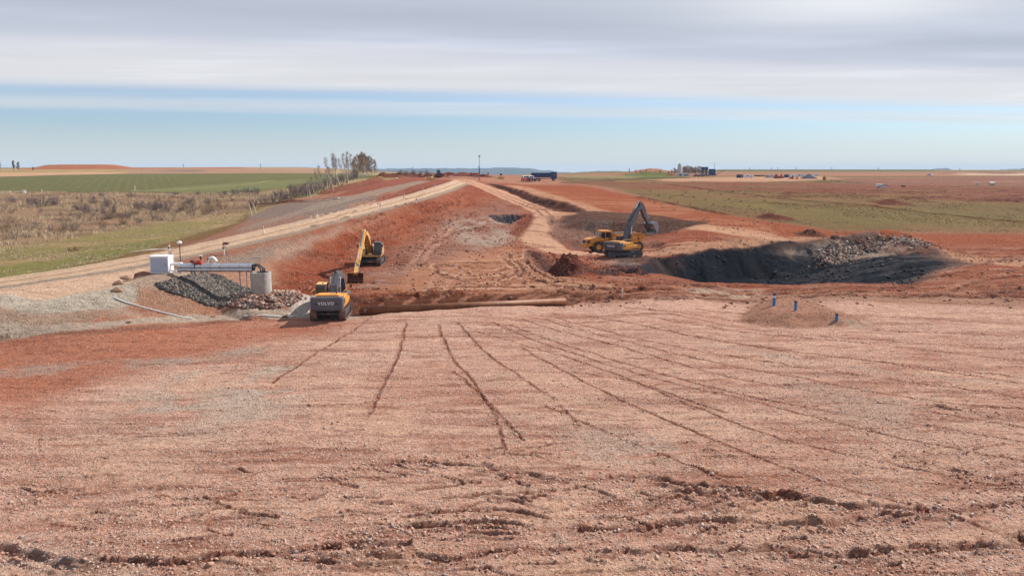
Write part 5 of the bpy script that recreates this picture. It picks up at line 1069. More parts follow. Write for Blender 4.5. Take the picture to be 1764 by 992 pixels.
# guide posts along the road: white with dark cap and band
GP_SRC = None
M_POST = MAT('post_white', (.78, .70, .62), .6, dirt=(.5, .3, .22), amt=.4)
posts = [(454, 402, 'white guide post left of the road, standing alone above the gravel flank'), (545, 375, 'white guide post left of the road halfway up the grey flank'), (651, 358, 'left one of a close pair of white guide posts on the road edge'), (655, 361, 'right one of a close pair of white guide posts on the road edge'), (696, 344, 'white guide post left of the road below the dark red wedge'), (729, 333, 'white guide post left of the road in front of the dark red wedge'), (749, 324, 'white guide post farthest up the road'), (717, 351, 'white guide post on the right edge of the road'), (386, 440, 'white guide post near the pipe rack carrying a small black box'), (292, 440, 'tall white guide post right behind the white cabinet'), (296, 449, 'short white guide post beside the cabinet')]
for i, (u, v, lb) in enumerate(posts):
    p = on(u, v)
    if i == 0:
        o = empty('guide_post', p)
        MB().box((0, 0, .45), (.20, .16, 1.1), .03).build('post', M_POST, o); MB().box((0, 0, .72), (.215, .175, .15)).build('reflector_band', M_DGREY, o); MB().box((0, 0, 1.05), (.26, .22, .10), .03).build('cap', M_ORANGE, o); GP_SRC = o
    else: o = copy_tree(GP_SRC); o.location = p
    o.rotation_euler = (R((i * 37) % 9 - 4), R((i * 53) % 11 - 5), 0); o.scale = (1, 1, 1.25 if i in (5, 8, 9) else 1)
    tag(o, lb, 'guide post', 'white guide posts along the dirt road')
p = on(386, 440); root = empty('meter_box', p + Vector((.25, .1, 1.3))); tag(root, 'small black box mounted above the guide post behind the rack', 'box')
MB().box((0, 0, .12), (.62, .3, .26), .04).build('housing', M_BLACK, root); MB().tube([(0, 0, -1.35), (0, 0, 0)], .03, 6).build('stake', M_DGREY, root)
# white hose down the slope
hp = [on(u, v, .05) for u, v in ((196, 513), (215, 521), (240, 528), (265, 535), (290, 541), (315, 547), (330, 549), (350, 548), (385, 546), (420, 545), (455, 546), (500, 547), (535, 546))]
o = MB().tube(hp[:7], .05, 8).build('white_hose', M_WHITE, None); tag(o, 'white hose running down the bank below the cabinet', 'hose')
o = MB().tube([on(u, v, .06) for u, v in ((420, 545), (450, 544), (480, 546), (505, 546))], .05, 8).build('drain_pipe', M_WHITE, None); tag(o, 'thin pale pipe on the ground left of the grey excavator', 'pipe')
# ------------------------------------------------------------ blue well pipes on the soil mound
wells = [(1333, 527, 1.15, .14, 'tallest blue well pipe with a white band on top of the soil mound', 1), (1370, 535, .80, .12, 'middle blue well pipe on the soil mound', 0), (1441, 552, .52, .13, 'shortest blue well pipe at the low right end of the mound', 0)]
M_BLACKCAP = MAT('black_cap', (.02, .02, .022), .5)
for u, v, h, r_, lb, band in wells:
    p = on(u, v); root = empty('well_pipe', p); tag(root, lb, 'well pipe', 'blue well pipes on the soil mound')
    MB().tube([(0, 0, -.2), (0, 0, h)], r_, 18).build('casing', M_BLUE, root)
    MB().tube([(0, 0, h - .02), (0, 0, h + .08), (0, 0, h + .11)], [r_ * 1.15, r_ * 1.15, r_ * .9], 18).build('cap', M_BLACKCAP, root)
    MB().tube([(0, 0, h * .3), (0, 0, h * .3 + .06)], r_ * 1.08, 18).build('coupling', M_BLUE, root)
    if band: MB().tube([(0, 0, h - .32), (0, 0, h - .18)], r_ * 1.04, 18, cap=False).build('white_band', M_WHITE, root)
p = on(1072, 513); root = empty('survey_stake', p); tag(root, 'thin pale wooden stake standing alone between the pipe and the pit', 'stake')
MB().box((0, 0, .4), (.09, .07, .95)).build('stake_shaft', M_POST, root); MB().box((0, 0, .9), (.11, .09, .1)).build('painted_top', M_WHITE, root)
# ------------------------------------------------------------ distant vehicles and works
def wheels(root, xs, yw, r, w=.3, rim=M_STEEL):
    for x in xs:
        for s_ in (-1, 1):
            o = MB().tube([(0, -w / 2, 0), (0, w / 2, 0)], r, 18).build('wheel', M_BLACK, root); o.location = (x, s_ * yw, r)
            MB().tube([(0, -w * .52, 0), (0, w * .52, 0)], r * .5, 12).build('rim', rim, o)
def tipper(loc, rz, label, colm, boxm, cat='truck', name='tipper_truck', sc_=1.0):
    root = empty(name, loc, rz); root.scale = (sc_,) * 3; tag(root, label, cat)
    MB().box((-.4, 0, .85), (8.0, .8, .25), .02).build('chassis', M_DGREY, root)
    c = MB().prism([(2.2, .75), (4.15, .75), (4.2, 1.6), (4.05, 2.95), (3.9, 3.05), (2.3, 3.05), (2.2, 2.9)], -1.22, 1.22).build('cab', colm, root)
    for s_ in (-1, 1): MB().prism([(2.75, 1.75), (3.95, 1.75), (3.85, 2.65), (2.75, 2.65)], s_ * 1.225, s_ * 1.24).build('side_window', M_GLASS, c)
    MB().add([(4.22, -1.05, 1.7), (4.22, 1.05, 1.7), (4.09, 1.05, 2.75), (4.09, -1.05, 2.75)], [(0, 1, 2, 3)]).build('windscreen', M_GLASS, c)
    MB().box((4.22, 0, .85), (.14, 2.3, .5), .04).build('bumper', M_WHITE, root)
    MB().box((4.25, 1.22, 2.1), (.06, .12, .7), .02).build('mirror', M_WHITE, root)
    b = MB(); P_ = [(2.0, 1.2), (-4.3, 1.2), (-4.6, 2.75), (2.0, 2.75)]
    for s_ in (-1, 1):
        b.prism(P_, s_ * 1.18, s_ * 1.25); b.box((-1.2, s_ * 1.27, 2.72), (6.4, .08, .12))
        for k in range(6): b.box((-4 + k * 1.15, s_ * 1.27, 1.95), (.1, .07, 1.45))
    b.box((-1.15, 0, 1.25), (6.2, 2.4, .1)); b.prism([(1.95, 1.2), (2.05, 1.2), (2.05, 2.95), (1.95, 2.95)], -1.2, 1.2); b.prism([(-4.3, 1.2), (-4.38, 1.2), (-4.66, 2.7), (-4.58, 2.7)], -1.2, 1.2)
    b.build('tipper_body', boxm, root); wheels(root, (3.1, -1.9, -3.2), 1.02, .52); return root
p = on(938, 312); tipper((p.x, p.y, p.z), R(2), 'dark blue tipper truck parked at the top of the slope', M_NAVY, M_NAVY, sc_=min(1.0, p.y / 260))
TR_Y = p.y
def pickup(loc, rz, label, colm, sc_=1.0, cat='car', name='parked_car'):
    root = empty(name, loc, rz); root.scale = (sc_,) * 3; tag(root, label, cat)
    b = MB().prism([(-2.1, .4), (2.15, .4), (2.2, .75), (1.9, .95), (1.0, 1.05), (-2.0, 1.1), (-2.15, .8)], -.86, .86).build('body', colm, root)
    cbn = MB().prism([(-1.7, 1.05), (1.0, 1.05), (.35, 1.62), (-1.4, 1.66)], -.72, .72).build('cabin', M_WHITE, root)
    for s_ in (-1, 1): MB().prism([(-1.45, 1.12), (.78, 1.12), (.28, 1.54), (-1.3, 1.56)], s_ * .725, s_ * .735).build('side_window', M_GLASS, cbn)
    MB().add([(1.0, -.62, 1.1), (1.0, .62, 1.1), (.42, .6, 1.58), (.42, -.6, 1.58)], [(0, 1, 2, 3)]).build('windscreen', M_GLASS, cbn)
    wheels(root, (1.4, -1.35), .78, .33, .22); return root
k_ = TR_Y / 260
p = on(905, 313); pickup(p, R(-80), 'small dark red car parked left of the blue tipper truck', M_REDP, k_ * 1.15)
p = on(914.5, 313); pickup(p, R(-75), 'small dark violet car squeezed beside the blue tipper truck', MAT('violet_paint', (.06, .03, .10), .4), k_ * 1.15)
def dozer(loc, rz, label, colm, sc_=1.0, cat='bulldozer', name='bulldozer', cabm=M_DGREY):
    root = empty(name, loc, rz); root.scale = (sc_,) * 3; tag(root, label, cat)
    for s_ in (-1, 1): make_track(3.4, .5, .95, s_ * .95, root)
    MB().box((.7, 0, 1.25), (1.9, 1.1, .9), .08).build('engine_hood', colm, root)
    MB().box((-.9, 0, 1.1), (1.6, 1.3, .7), .06).build('body', colm, root)
    c = MB().box((-.6, 0, 2.1), (1.3, 1.25, 1.3), .06, tap=.92).build('cab', colm, root)
    for s_ in (-1, 1): MB().box((-.6, s_ * .62, 2.15), (1.0, .03, .8)).build('cab_window', M_GLASS, c)
    MB().box((.06, 0, 2.15), (.03, 1.0, .8)).build('windscreen', M_GLASS, c)
    MB().prism([(2.1, .1), (2.35, .05), (2.2, .6), (2.35, 1.15), (2.2, 1.15), (2.05, .6)], -1.6, 1.6).build('blade', colm, root)
    for s_ in (-1, 1): MB().box((1.1, s_ * .65, .55), (2.1, .12, .2)).build('push_arm', colm, root)
    return root
def sized(p, px_h, h): return px_h * p.y / 1307.0 / h
p = on(863, 309); dozer(p, R(-90), 'small yellow bulldozer facing the camera left of the parked cars', M_YELP, sized(p, 10, 2.75))
p = on(756, 304); dozer(p, R(-70), 'reddish machine with a dark cab standing at the top of the road', MAT('maroon_paint', (.10, .03, .04), .5), sized(p, 11, 2.75))
p = on(743, 310); dozer(p, R(-100), 'small pale machine on the dark bank left of the road top', M_YELP, sized(p, 9, 2.75))
p = on(776, 302.3); tipper(p, R(186), 'dark red truck at the end of the road, left of the mast', M_REDP, M_REDP, sc_=sized(p, 4.6, 3.05))
p = on(817, 303.3); tipper(p, R(178), 'dark red truck with a pale tail directly below the mast', M_REDP, M_REDP, sc_=sized(p, 5.5, 3.05))
p = on(836, 302); tipper(p, R(5), 'faint pinkish truck right of the mast against the blue hills', M_ORANGE, M_WHITE, sc_=sized(p, 5, 3.05) * .9)
p = on(826, 310); root = empty('spoil_marker', p)
tag(root, 'small orange cone-topped marker below the mast', 'marker'); k = sized(p, 6, 1.0); root.scale = (k,) * 3
MB().tube([(0, 0, 0), (0, 0, .7), (0, 0, 1.0)], [.35, .14, .03], 12).build('cone', M_ORANGE, root); MB().box((0, 0, .03), (.8, .8, .06)).build('foot', M_BLACK, root)
# mast
p = on(826, 301); H_ = 31 * p.y / 1307
root = empty('radio_mast', p); tag(root, 'tall thin mast with a dark head in the middle of the skyline', 'mast')
k = p.y / 1307
MB().tube([(0, 0, -1), (0, 0, H_ * .35)], .85 * k, 8).build('lower_pole', M_DGREY, root); MB().tube([(0, 0, H_ * .35), (0, 0, H_)], .55 * k, 8).build('upper_pole', M_LGREY, root)
MB().tube([(0, 0, H_ - .9 * k), (0, 0, H_ + 1.2 * k)], 1.6 * k, 12).build('mast_head', M_DGREY, root); MB().box((-.9 * k, 0, H_ * .42), (1.3 * k, .8 * k, 3.2 * k)).build('equipment_box', M_DGREY, root)
# small far poles
def pole(u, v, hp, label, grp=None, arm=True, wpx=.7):
    p = on(u, v); k = p.y / 1307; h = hp * k; root = empty('power_pole' if arm else 'marker_post', p); tag(root, label, 'pole', grp)
    MB().tube([(0, 0, -1), (0, 0, h)], wpx * .5 * k, 6).build('pole', M_GREY, root)
    if arm: MB().box((0, 0, h * .86), (3.2 * k, .4 * k, .5 * k)).build('crossarm', M_GREY, root)
    else: MB().box((0, 0, h), (1.4 * k, 1.0 * k, 1.2 * k)).build('marker_head', M_DGREY, root)
pole(316, 291, 8, 'power pole on the skyline right of the reddish heap'); pole(449, 292, 9, 'power pole on the skyline left of the birches'); pole(711, 296, 10, 'thin pole on the skyline between birches and mast', None, True, .5)
for u, v, lb in ((1291, 294, 'leftmost'), (1329, 294, 'second from the left'), (1340, 294, 'third from the left'), (1371, 294, 'fourth from the left'), (1432, 294, 'fifth from the left'), (1513, 294, 'sixth from the left')): pole(u, v, 4, lb + ' of the short posts on the green dyke', 'short posts on the dyke', False, .5)
pole(1653, 295.5, 4, 'short post right of the dyke on the bare skyline', None, False, .5)
# silo, plant, sheds
def blk(name, u0, u1, vb, vt, colm, label, cat, depth=.8, parts=None, rz=0, roof=True):
    p = on((u0 + u1) / 2, vb); k = p.y / 1307; w_ = (u1 - u0) * k; h = (vb - vt) * k; d_ = w_ * depth
    root = empty(name, (p.x, p.y + d_ / 2, p.z), rz); tag(root, label, cat)
    MB().box((0, 0, h / 2 - .3), (w_, d_, h + .6)).build('wall', colm, root)
    if roof: MB().box((0, 0, h + .05), (w_ * 1.03, d_ * 1.04, .18)).build('roof', M_LGREY if roof is True else roof, root)
    for x, z, ww, hh, mm, nm in (parts or []): MB().box((x * w_, -d_ / 2 - .02, z * h), (ww * w_, .08, hh * h)).build(nm, mm, root)
    return root, w_, d_, h
M_STONEG = MAT('pale_render', (.62, .63, .64), .7)
p = on(1172, 303); k = p.y / 1307; root = empty('silo', (p.x, p.y + 2, p.z)); tag(root, 'tall pale grey silo rising beside bare trees on the right horizon', 'silo')
hS = 20 * k; rS = 3.3 * k
MB().tube([(0, 0, 0), (0, 0, hS * .92), (0, 0, hS)], [rS, rS, rS * .55], 20).build('silo_shell', M_LGREY, root); MB().box((rS * 1.15, 0, hS * .5), (.5 * k, .5 * k, hS * .96)).build('ladder_shaft', M_WHITE, root); MB().tube([(0, 0, hS * .97), (0, 0, hS * 1.05)], rS * .4, 12).build('filter_cap', M_DGREY, root)
blk('site_office', 1169, 1187, 304, 298.5, M_STONEG, 'low white site building at the foot of the silo', 'building', .4, [(-.33, .45, .22, .5, M_DGREY, 'door'), (.2, .4, .45, .3, M_GLASS, 'window')])
def plant():
    p = on(1228, 302.5); k = p.y / 1307; root = empty('batching_plant', (p.x, p.y + 2, p.z)); tag(root, 'dark blue batching plant with a thin mast right of the silo', 'plant')
    MB().box((0, 0, 5.4 * k), (10.5 * k, 6 * k, 10.8 * k)).build('plant_housing', M_NAVY, root); MB().box((0, -3 * k, 6 * k), (6 * k, .3 * k, 5 * k)).build('cladding_panel', MAT('blue_cladding', (.03, .09, .26), .5), root)
    MB().box((2.5 * k, 0, 1.0 * k), (9 * k, 6.5 * k, 2 * k)).build('base_bin', M_NAVY, root); MB().tube([(4 * k, 0, 10 * k), (4 * k, 0, 22 * k)], .25 * k, 6).build('mast', M_GREY, root)
    for dx in (-9.6, -16): MB().box((dx * k + 0, 0, 11.8 * k), (4.6 * k, 5 * k, 4.8 * k)).build('storage_bin', M_NAVY, root); MB().box((dx * k, 0, 4.6 * k), (3.4 * k, 3.4 * k, 9.6 * k), tap=1).build('bin_stand', M_GREY, root)
    MB().prism([(5.5 * k, 1 * k), (6.5 * k, 1 * k), (22 * k, 8.6 * k), (21 * k, 8.8 * k)], -.4 * k, .4 * k).build('conveyor', M_GREY, root)
plant()
for i, (u, mm, lb) in enumerate(((1200, M_REDP, 'dark machine parked left of the batching plant'), (1206, M_DGREY, 'black machine between two darker ones by the batching plant'), (1215, M_NAVY, 'dark blue machine at the foot of the batching plant'))):
    p = on(u, 304.3); pickup(p, R(10 + 170 * i), lb, mm, sized(p, 4.3, 1.65), 'vehicle', 'parked_vehicle')
def cont(u0, u1, vb, vt, colm, label, grp='site containers on the far yard'):
    p = on((u0 + u1) / 2, vb); k = p.y / 1307; w_ = (u1 - u0) * k; h = (vb - vt) * k
    root = empty('site_container', (p.x, p.y + h / 2, p.z)); tag(root, label, 'container', grp)
    b = MB().box((0, 0, h / 2), (w_, h, h)); n = max(6, int(w_ / .5))
    for i in range(n): b.box((-w_ / 2 + w_ * (i + .5) / n, -h / 2 - .02, h / 2), (w_ / n * .5, .06, h * .9))
    b.build('container_shell', colm, root); MB().box((w_ * .28, -h / 2 - .06, h * .45), (w_ * .14, .06, h * .7)).build('door', M_LGREY, root); MB().box((-w_ * .18, -h / 2 - .06, h * .6), (w_ * .2, .06, h * .32)).build('window', M_GLASS, root)
cont(1270, 1280, 306.5, 301, M_NAVY, 'dark blue container at the left end of the far yard'); cont(1283, 1297, 306.3, 301.4, M_WHITE, 'long white container second from the left on the far yard'); cont(1300, 1317, 304, 301.8, MAT('brown_paint', (.2, .09, .06), .6), 'low brown container right of the white one'); cont(1319, 1325, 306.2, 301.8, M_LGREY, 'small grey container left of the red machines'); cont(1327, 1334, 306.3, 301.2, M_STONEG, 'pale container touching the red machines'); cont(1352, 1360, 306, 301, M_NAVY, 'dark blue container right of the red machines'); cont(1362, 1371, 305.5, 300.8, M_WHITE, 'white container left of the dark cone heap'); cont(1373, 1384, 304.8, 300.2, M_STONEG, 'pale container nearest the dark cone heap'); cont(1386, 1412, 302.5, 299.8, M_WHITE, 'long white container behind the dark cone heap')
for u, v, s_, lb in ((1338, 307.5, 7, 'red machine standing at the left in the far yard'), (1346, 307, 6.5, 'red machine in the middle of the far yard'), (1364, 308.5, 4.6, 'small red machine in front of the white containers'), (1373, 308.5, 4.2, 'smallest red machine at the foot of the dark cone heap')):
    p = on(u, v); dozer(p, R(u * 7 % 360), lb, M_ORANGE if int(u) % 2 else M_REDP, sized(p, s_, 2.75), 'machine', 'site_machine')
def heap(name, u, v, wpx, hpx, colm, label, cat='heap', seed=1, p=1.0, ry=.8):
    q = on(u, v); k = q.y / 1307; r = wpx / 2 * k; h = hpx * k; m = MB(); na, nr = 28, 9; vs = []; rr = random.Random(seed)
    for i in range(nr + 1):
        for j in range(na):
            a = 2 * PI * j / na; t = i / nr; rad = r * t * (1 + .10 * math.sin(3 * a + seed) + .06 * rr.uniform(-1, 1)); vs.append((rad * math.cos(a), rad * math.sin(a) * ry, h * (1 - t) ** p * (1 + .06 * rr.uniform(-1, 1)) - (.5 if i == nr else 0)))
    fs = [(i * na + j, (i + 1) * na + j, (i + 1) * na + (j + 1) % na, i * na + (j + 1) % na) for i in range(nr) for j in range(na)]
    m.add(vs, fs, True); o = m.build(name, colm, None); o.location = (q.x, q.y + r * ry * .7, q.z); tag(o, label, cat); return o
heap('gravel_heap', 1396, 308, 32, 8, MAT('dark_gravel', (.045, .045, .07), .9, bump=.3, scale=.6), 'dark blue-grey cone heap of gravel in front of the long white container', seed=3, p=1.1)
heap('tarped_heap', 1604, 302.5, 12, 3.2, MAT('blue_tarp', (.05, .05, .16), .6), 'small heap under a blue tarp on the right plain', seed=5)
# white machine in the right plain, boulders
p = on(1514, 323); k = sized(p, 7, 2.6)
root = empty('white_van', p, R(8)); root.scale = (k,) * 3; tag(root, 'white van-like site vehicle standing alone on the right plain', 'van')
MB().box((0, 0, 1.3), (3.2, 2.0, 1.9), .1).build('cargo_box', M_WHITE, root); c = MB().prism([(1.6, .4), (3.4, .4), (3.5, 1.1), (2.8, 1.4), (2.3, 2.1), (1.6, 2.1)], -.95, .95).build('cab', M_WHITE, root); MB().prism([(1.9, 1.3), (2.7, 1.3), (2.25, 1.95), (1.9, 1.95)], -.97, -.95).build('side_window', M_GLASS, c); wheels(root, (-1, 2.6), .85, .38)
p = on(1522, 323.5); root = empty('canvas_shelter', p); root.scale = (k,) * 3; tag(root, 'low white shelter with a dark roof beside the white van', 'shelter')
MB().prism([(-2.2, 0), (2.4, 0), (2.2, 1.0), (0, 1.5), (-2, 1.2)], -1, 1).build('shelter_wall', M_STONEG, root); MB().prism([(-2.3, 1.2), (0, 1.55), (2.5, .9), (2.5, 1.1), (0, 1.85), (-2.3, 1.5)], -1.2, 1.2).build('shelter_roof', M_DGREY, root)
p = on(1556, 321.5); root = empty('equipment_case', p); tag(root, 'small dark case lying right of the white van', 'case'); k2 = p.y / 1307
MB().box((0, 0, .8 * k2), (7 * k2, 3 * k2, 1.6 * k2), .1).build('case_body', M_BLACK, root); MB().box((0, 0, 1.7 * k2), (7.2 * k2, 3.1 * k2, .3 * k2)).build('lid', M_DGREY, root)
def boulder(u, v, wpx, hpx, colm, label, seed, sink=.12, name='boulder', dy=0):
    q = on(u, v); k = q.y / 1307; bm = bmesh.new(); bmesh.ops.create_icosphere(bm, subdivisions=3, radius=1); rr = random.Random(seed); ds = [(Vector((rr.gauss(0, 1), rr.gauss(0, 1), rr.gauss(0, 1))).normalized(), rr.uniform(.55, .9)) for _ in range(12)]
    for v_ in bm.verts:
        for d_, c_ in ds:
            e = v_.co.dot(d_)
            if e > c_: v_.co -= d_ * (e - c_)
    m = MB().add([(w_.co.x * wpx / 2 * k * 1.15, w_.co.y * wpx / 2 * k, w_.co.z * hpx / 2 * k * 1.2) for w_ in bm.verts], [tuple(x.index for x in f.verts) for f in bm.faces]); bm.free()
    o = m.build(name, colm, None); o.location = (q.x, q.y + wpx / 2 * k + dy, q.z + hpx * k * (.5 - sink)); o.rotation_euler = (0, 0, rr.random() * 6); tag(o, label, 'boulder'); return o
M_PALER = MAT('pale_rock', (.55, .50, .42), .9, bump=.2, scale=1); M_REDR = MAT('red_clay_rock', (.17, .065, .042), .95, dirt=(.25, .11, .07), amt=.8, bump=.15, scale=1.2)
boulder(1713, 320, 12, 8, M_PALER, 'large pale boulder on the far right plain', 5); boulder(1684, 318.5, 8, 4, M_PALER, 'smaller pale boulder left of the large one on the right plain', 6)
boulder(1442, 412, 17, 8, M_REDR, 'square block of dark red clay beyond the pit', 7)
boulder(601, 546, 7, 4, M_PALER, 'pale stone lying against the left end of the brown pipe', 14) if False else None
boulder(580, 343, 8, 3, M_PALER, 'white stone on the dark track below the birches', 8); boulder(683, 308, 5, 2, M_PALER, 'small white stone on the dark red bank', 9)
boulder(490, 548, 12, 4, M_REDR, 'reddish clod left of the grey excavator by the drain pipe', 10); boulder(38 + 180, 557, 11, 3.5, M_REDR, 'lone reddish clod low on the pale bank', 11); boulder(365, 547, 9, 2.5, M_REDR, 'small dark clod at the foot of the bank', 12)
# small heaps edging the bench
for u, v, wd, hp, lb, sd_ in ((199, 503, 24, 8, 'lowest of the brown gravel heaps edging the bench', 21), (203, 491, 24, 8, 'middle of the brown gravel heaps edging the bench', 22), (215, 482, 28, 7, 'upper of the brown gravel heaps edging the bench', 23), (244, 474, 34, 6, 'long flat red heap left of the white cabinet', 24)):
    heap('soil_heap', u, v, wd, hp, MAT('heap_soil', (.30, .17, .11) if sd_ < 24 else (.24, .09, .055), .95, bump=.1, scale=3), lb, 'heap', sd_, .65, .6)
# crop field furniture
p = on(42, 333); k = p.y / 1307; root = empty('field_box', p); tag(root, 'small white box at the near edge of the green field', 'box'); MB().box((0, 0, 2.6 * k), (4.6 * k, 4 * k, 5.2 * k)).build('box_body', M_WHITE, root); MB().box((0, 0, 5.4 * k), (5 * k, 4.4 * k, .5 * k)).build('lid', M_LGREY, root); MB().box((2.9 * k, 0, 3 * k), (.5 * k, .5 * k, 6.6 * k)).build('stake', M_DGREY, root)
for u, v, h, lb in ((17, 334, 5, 'leftmost pale stake at the edge of the green field'), (72, 332, 5, 'pale stake right of the white field box'), (232, 329, 9, 'pale stake in front of the middle of the green field')):
    p = on(u, v); k = p.y / 1307; root = empty('field_stake', p, 0, 0, R(6)); tag(root, lb, 'stake', 'stakes along the green field'); MB().tube([(0, 0, -.3), (0, 0, h * k)], .55 * k, 6).build('shaft', M_POST, root); MB().box((0, 0, h * k * .93), (1.5 * k, .8 * k, .9 * k)).build('tag_plate', M_WHITE, root)
for u, v, h, l_, lb in ((434, 372, 22, -12, 'left one of two leaning pale poles at the meadow corner'), (441, 368, 19, -14, 'right one of two leaning pale poles at the meadow corner')):
    p = on(u, v); k = p.y / 1307; o = MB().tube([(0, 0, -.5), (0, 0, h * k * .6), (0, 0, h * k)], [1.0 * k, .8 * k, .55 * k], 7).build('leaning_pole', MAT('bleached_wood', (.50, .46, .36), .9), None); o.location = p; o.rotation_euler = (0, R(l_), 0); tag(o, lb, 'pole', 'leaning poles at the meadow corner')
# far hills behind the gap in the skyline, and the hazy ones on the right
M_HILL = MAT('wooded_hill', (.022, .034, .034), 1, dirt=(.034, .048, .042), amt=.9, scale=.002)
def hill(name, prof, Y, dep, seed):                       # prof: (u, v top) ridge line
    m = MB(); vs = []; n = 90; us = np.linspace(prof[0][0], prof[-1][0], n); tv = np.interp(us, [a for a, b in prof], [b for a, b in prof]); rr = random.Random(seed); rows = 7
    tv = tv + np.array([.35 * math.sin(u * .21 + seed) + .25 * math.sin(u * .53) + .15 * rr.uniform(-1, 1) for u in us])
    for j in range(rows):
        f = j / (rows - 1); sh = math.sin(PI * f) ** .8 if 0 < f < 1 else 0
        for u, v in zip(us, tv):
            zt = PY(u, v, Y)[2]; x = (u - 882) / 1307 * Y; y = Y + (f - .5) * dep; vs.append((x * (1 + (f - .5) * dep / Y), y, -90 + (zt + 90) * sh))
    m.add(vs, [(j * n + i, j * n + i + 1, (j + 1) * n + i + 1, (j + 1) * n + i) for j in range(rows - 1) for i in range(n - 1)], True)
    o = m.build(name, M_HILL, None); tag(o, kind='structure'); return o
hill('hills', [(600, 292), (680, 290.5), (760, 290), (830, 290), (870, 288.6), (910, 290), (930, 293), (950, 294.2), (965, 296.5), (1000, 298)], 5000, 1500, 1)
hill('hills', [(990, 297), (1020, 295), (1060, 294.6), (1100, 296), (1160, 297)], 5500, 900, 2)
hill('wooded_knoll', [(1591, 296), (1598, 292), (1605, 290), (1622, 290), (1629, 292), (1633, 296)], 3600, 700, 3); hill('wooded_knoll', [(1578, 296), (1586, 293.5), (1592, 295)], 3900, 500, 4)
hill('wooded_knoll', [(1700, 294), (1715, 292), (1740, 291.5), (1752, 290), (1760, 286), (1830, 284), (1900, 288)], 3600, 700, 5)
hill('far_wood', [(-400, 289), (0, 289), (60, 289.5), (110, 291)], 1500, 300, 6)
# ------------------------------------------------------------ trees, bushes, grass, stones
def leafm(name, col, var=.4):
    m = bpy.data.materials.new(name); m.use_nodes = True; t = m.node_tree; p = t.nodes['Principled BSDF']; p.inputs['Roughness'].default_value = .9; p.inputs['Specular IOR Level'].default_value = .1
    n = t.nodes.new('ShaderNodeTexNoise'); n.inputs['Scale'].default_value = 1.3; tc_ = t.nodes.new('ShaderNodeTexCoord'); t.links.new(tc_.outputs['Object'], n.inputs['Vector']); r = t.nodes.new('ShaderNodeValToRGB'); e = r.color_ramp.elements; e[0].position = .35; e[1].position = .65
    e[0].color = (*[c * (1 - var) for c in col], 1); e[1].color = (*[c * (1 + var) for c in col], 1); t.links.new(n.outputs[0], r.inputs[0]); t.links.new(r.outputs[0], p.inputs['Base Color']); return m
M_BIRCH = MAT('birch_bark', (.66, .62, .54), .8, dirt=(.12, .10, .09), amt=.8, scale=3)
M_BARK = MAT('dark_bark', (.11, .085, .07), .9)
M_TWP = leafm('purple_twigs', (.21, .155, .15)); M_TWB = leafm('brown_twigs', (.33, .21, .115)); M_TWG = leafm('grey_twigs', (.28, .225, .185)); M_FAR = leafm('dark_twigs', (.12, .10, .10))
def ribbon(m, a, b, w_, rr):
    d = (b - a).normalized(); s_ = d.cross(Vector((rr.uniform(-1, 1), rr.uniform(-1, 1), rr.uniform(-.3, .3)))).normalized() * w_ * .5
    n = len(m.v); m.v += [tuple(a - s_), tuple(a + s_), tuple(b + s_ * .3), tuple(b - s_ * .3)]; m.f.append((n, n + 1, n + 2, n + 3)); m.sm.append(False)
def tree_parts(seed, h, lean, spread, ntw, tw_w, cr0=.30, dens=1.0):
    rr = random.Random(seed); t = MB(); pts = []; rs2 = []; n = 9
    for i in range(n + 1):
        f = i / n; pts.append(Vector((lean * h * f + .02 * h * math.sin(f * 5 + seed), .02 * h * math.sin(f * 4 + seed * 2), h * f * .97))); rs2.append(max(.016 * h * (1 - f) ** .8 + .012, .02))
    t.tube(pts, rs2, 7)
    c = MB()
    nb = int(15 * dens)
    for b in range(nb):
        f = cr0 + (1 - cr0) * (b + rr.random()) / nb * .96; i = min(int(f * n), n - 1); base = pts[i].lerp(pts[i + 1], f * n - i)
        az = rr.random() * 2 * PI; L1 = spread * h * (1.15 - f) * rr.uniform(.6, 1.1); rise = rr.uniform(.6, 1.3)
        d = Vector((math.cos(az), math.sin(az), rise)).normalized(); e1 = base + d * L1 * .6; e2 = base + d * L1 + Vector((0, 0, L1 * .15))
        t.tube([base, e1, e2], [rs2[i] * .45, rs2[i] * .3, .012], 4, cap=False)
        for k in range(int(ntw / nb)):
            g = rr.random() ** .8; o_ = base.lerp(e1, g * 1.6) if g < .6 else e1.lerp(e2, (g - .6) / .4); l = rr.uniform(.35, 1.0) * .10 * h
            dd = (d * .5 + Vector((rr.gauss(0, .6), rr.gauss(0, .6), rr.gauss(.25, .55)))).normalized(); ribbon(c, o_, o_ + dd * l, tw_w * rr.uniform(.6, 1.4), rr)
    for k in range(int(ntw * .10)):
        f = rr.uniform(cr0, 1); i = min(int(f * n), n - 1); o_ = pts[i].lerp(pts[i + 1], f * n - i); dd = Vector((rr.gauss(0, 1), rr.gauss(0, 1), rr.uniform(.4, 1.5))).normalized(); ribbon(c, o_, o_ + dd * h * .10, tw_w, rr)
    return t, c
TREES = {}
def tree_proto(key, seed, lean, spread, ntw, tw, bark, twm, cr0, dens=1.0):
    t, c = tree_parts(seed, 10.0, lean, spread, ntw, tw, cr0, dens); TREES[key] = (t, c, bark, twm)
tree_proto('b1', 1, -.12, .22, 360, .045, M_BIRCH, M_TWG, .42); tree_proto('b2', 2, -.20, .20, 300, .045, M_BIRCH, M_TWP, .45); tree_proto('b3', 3, -.04, .25, 420, .045, M_BIRCH, M_TWG, .40); tree_proto('b4', 4, -.09, .22, 320, .045, M_BIRCH, M_TWG, .45)
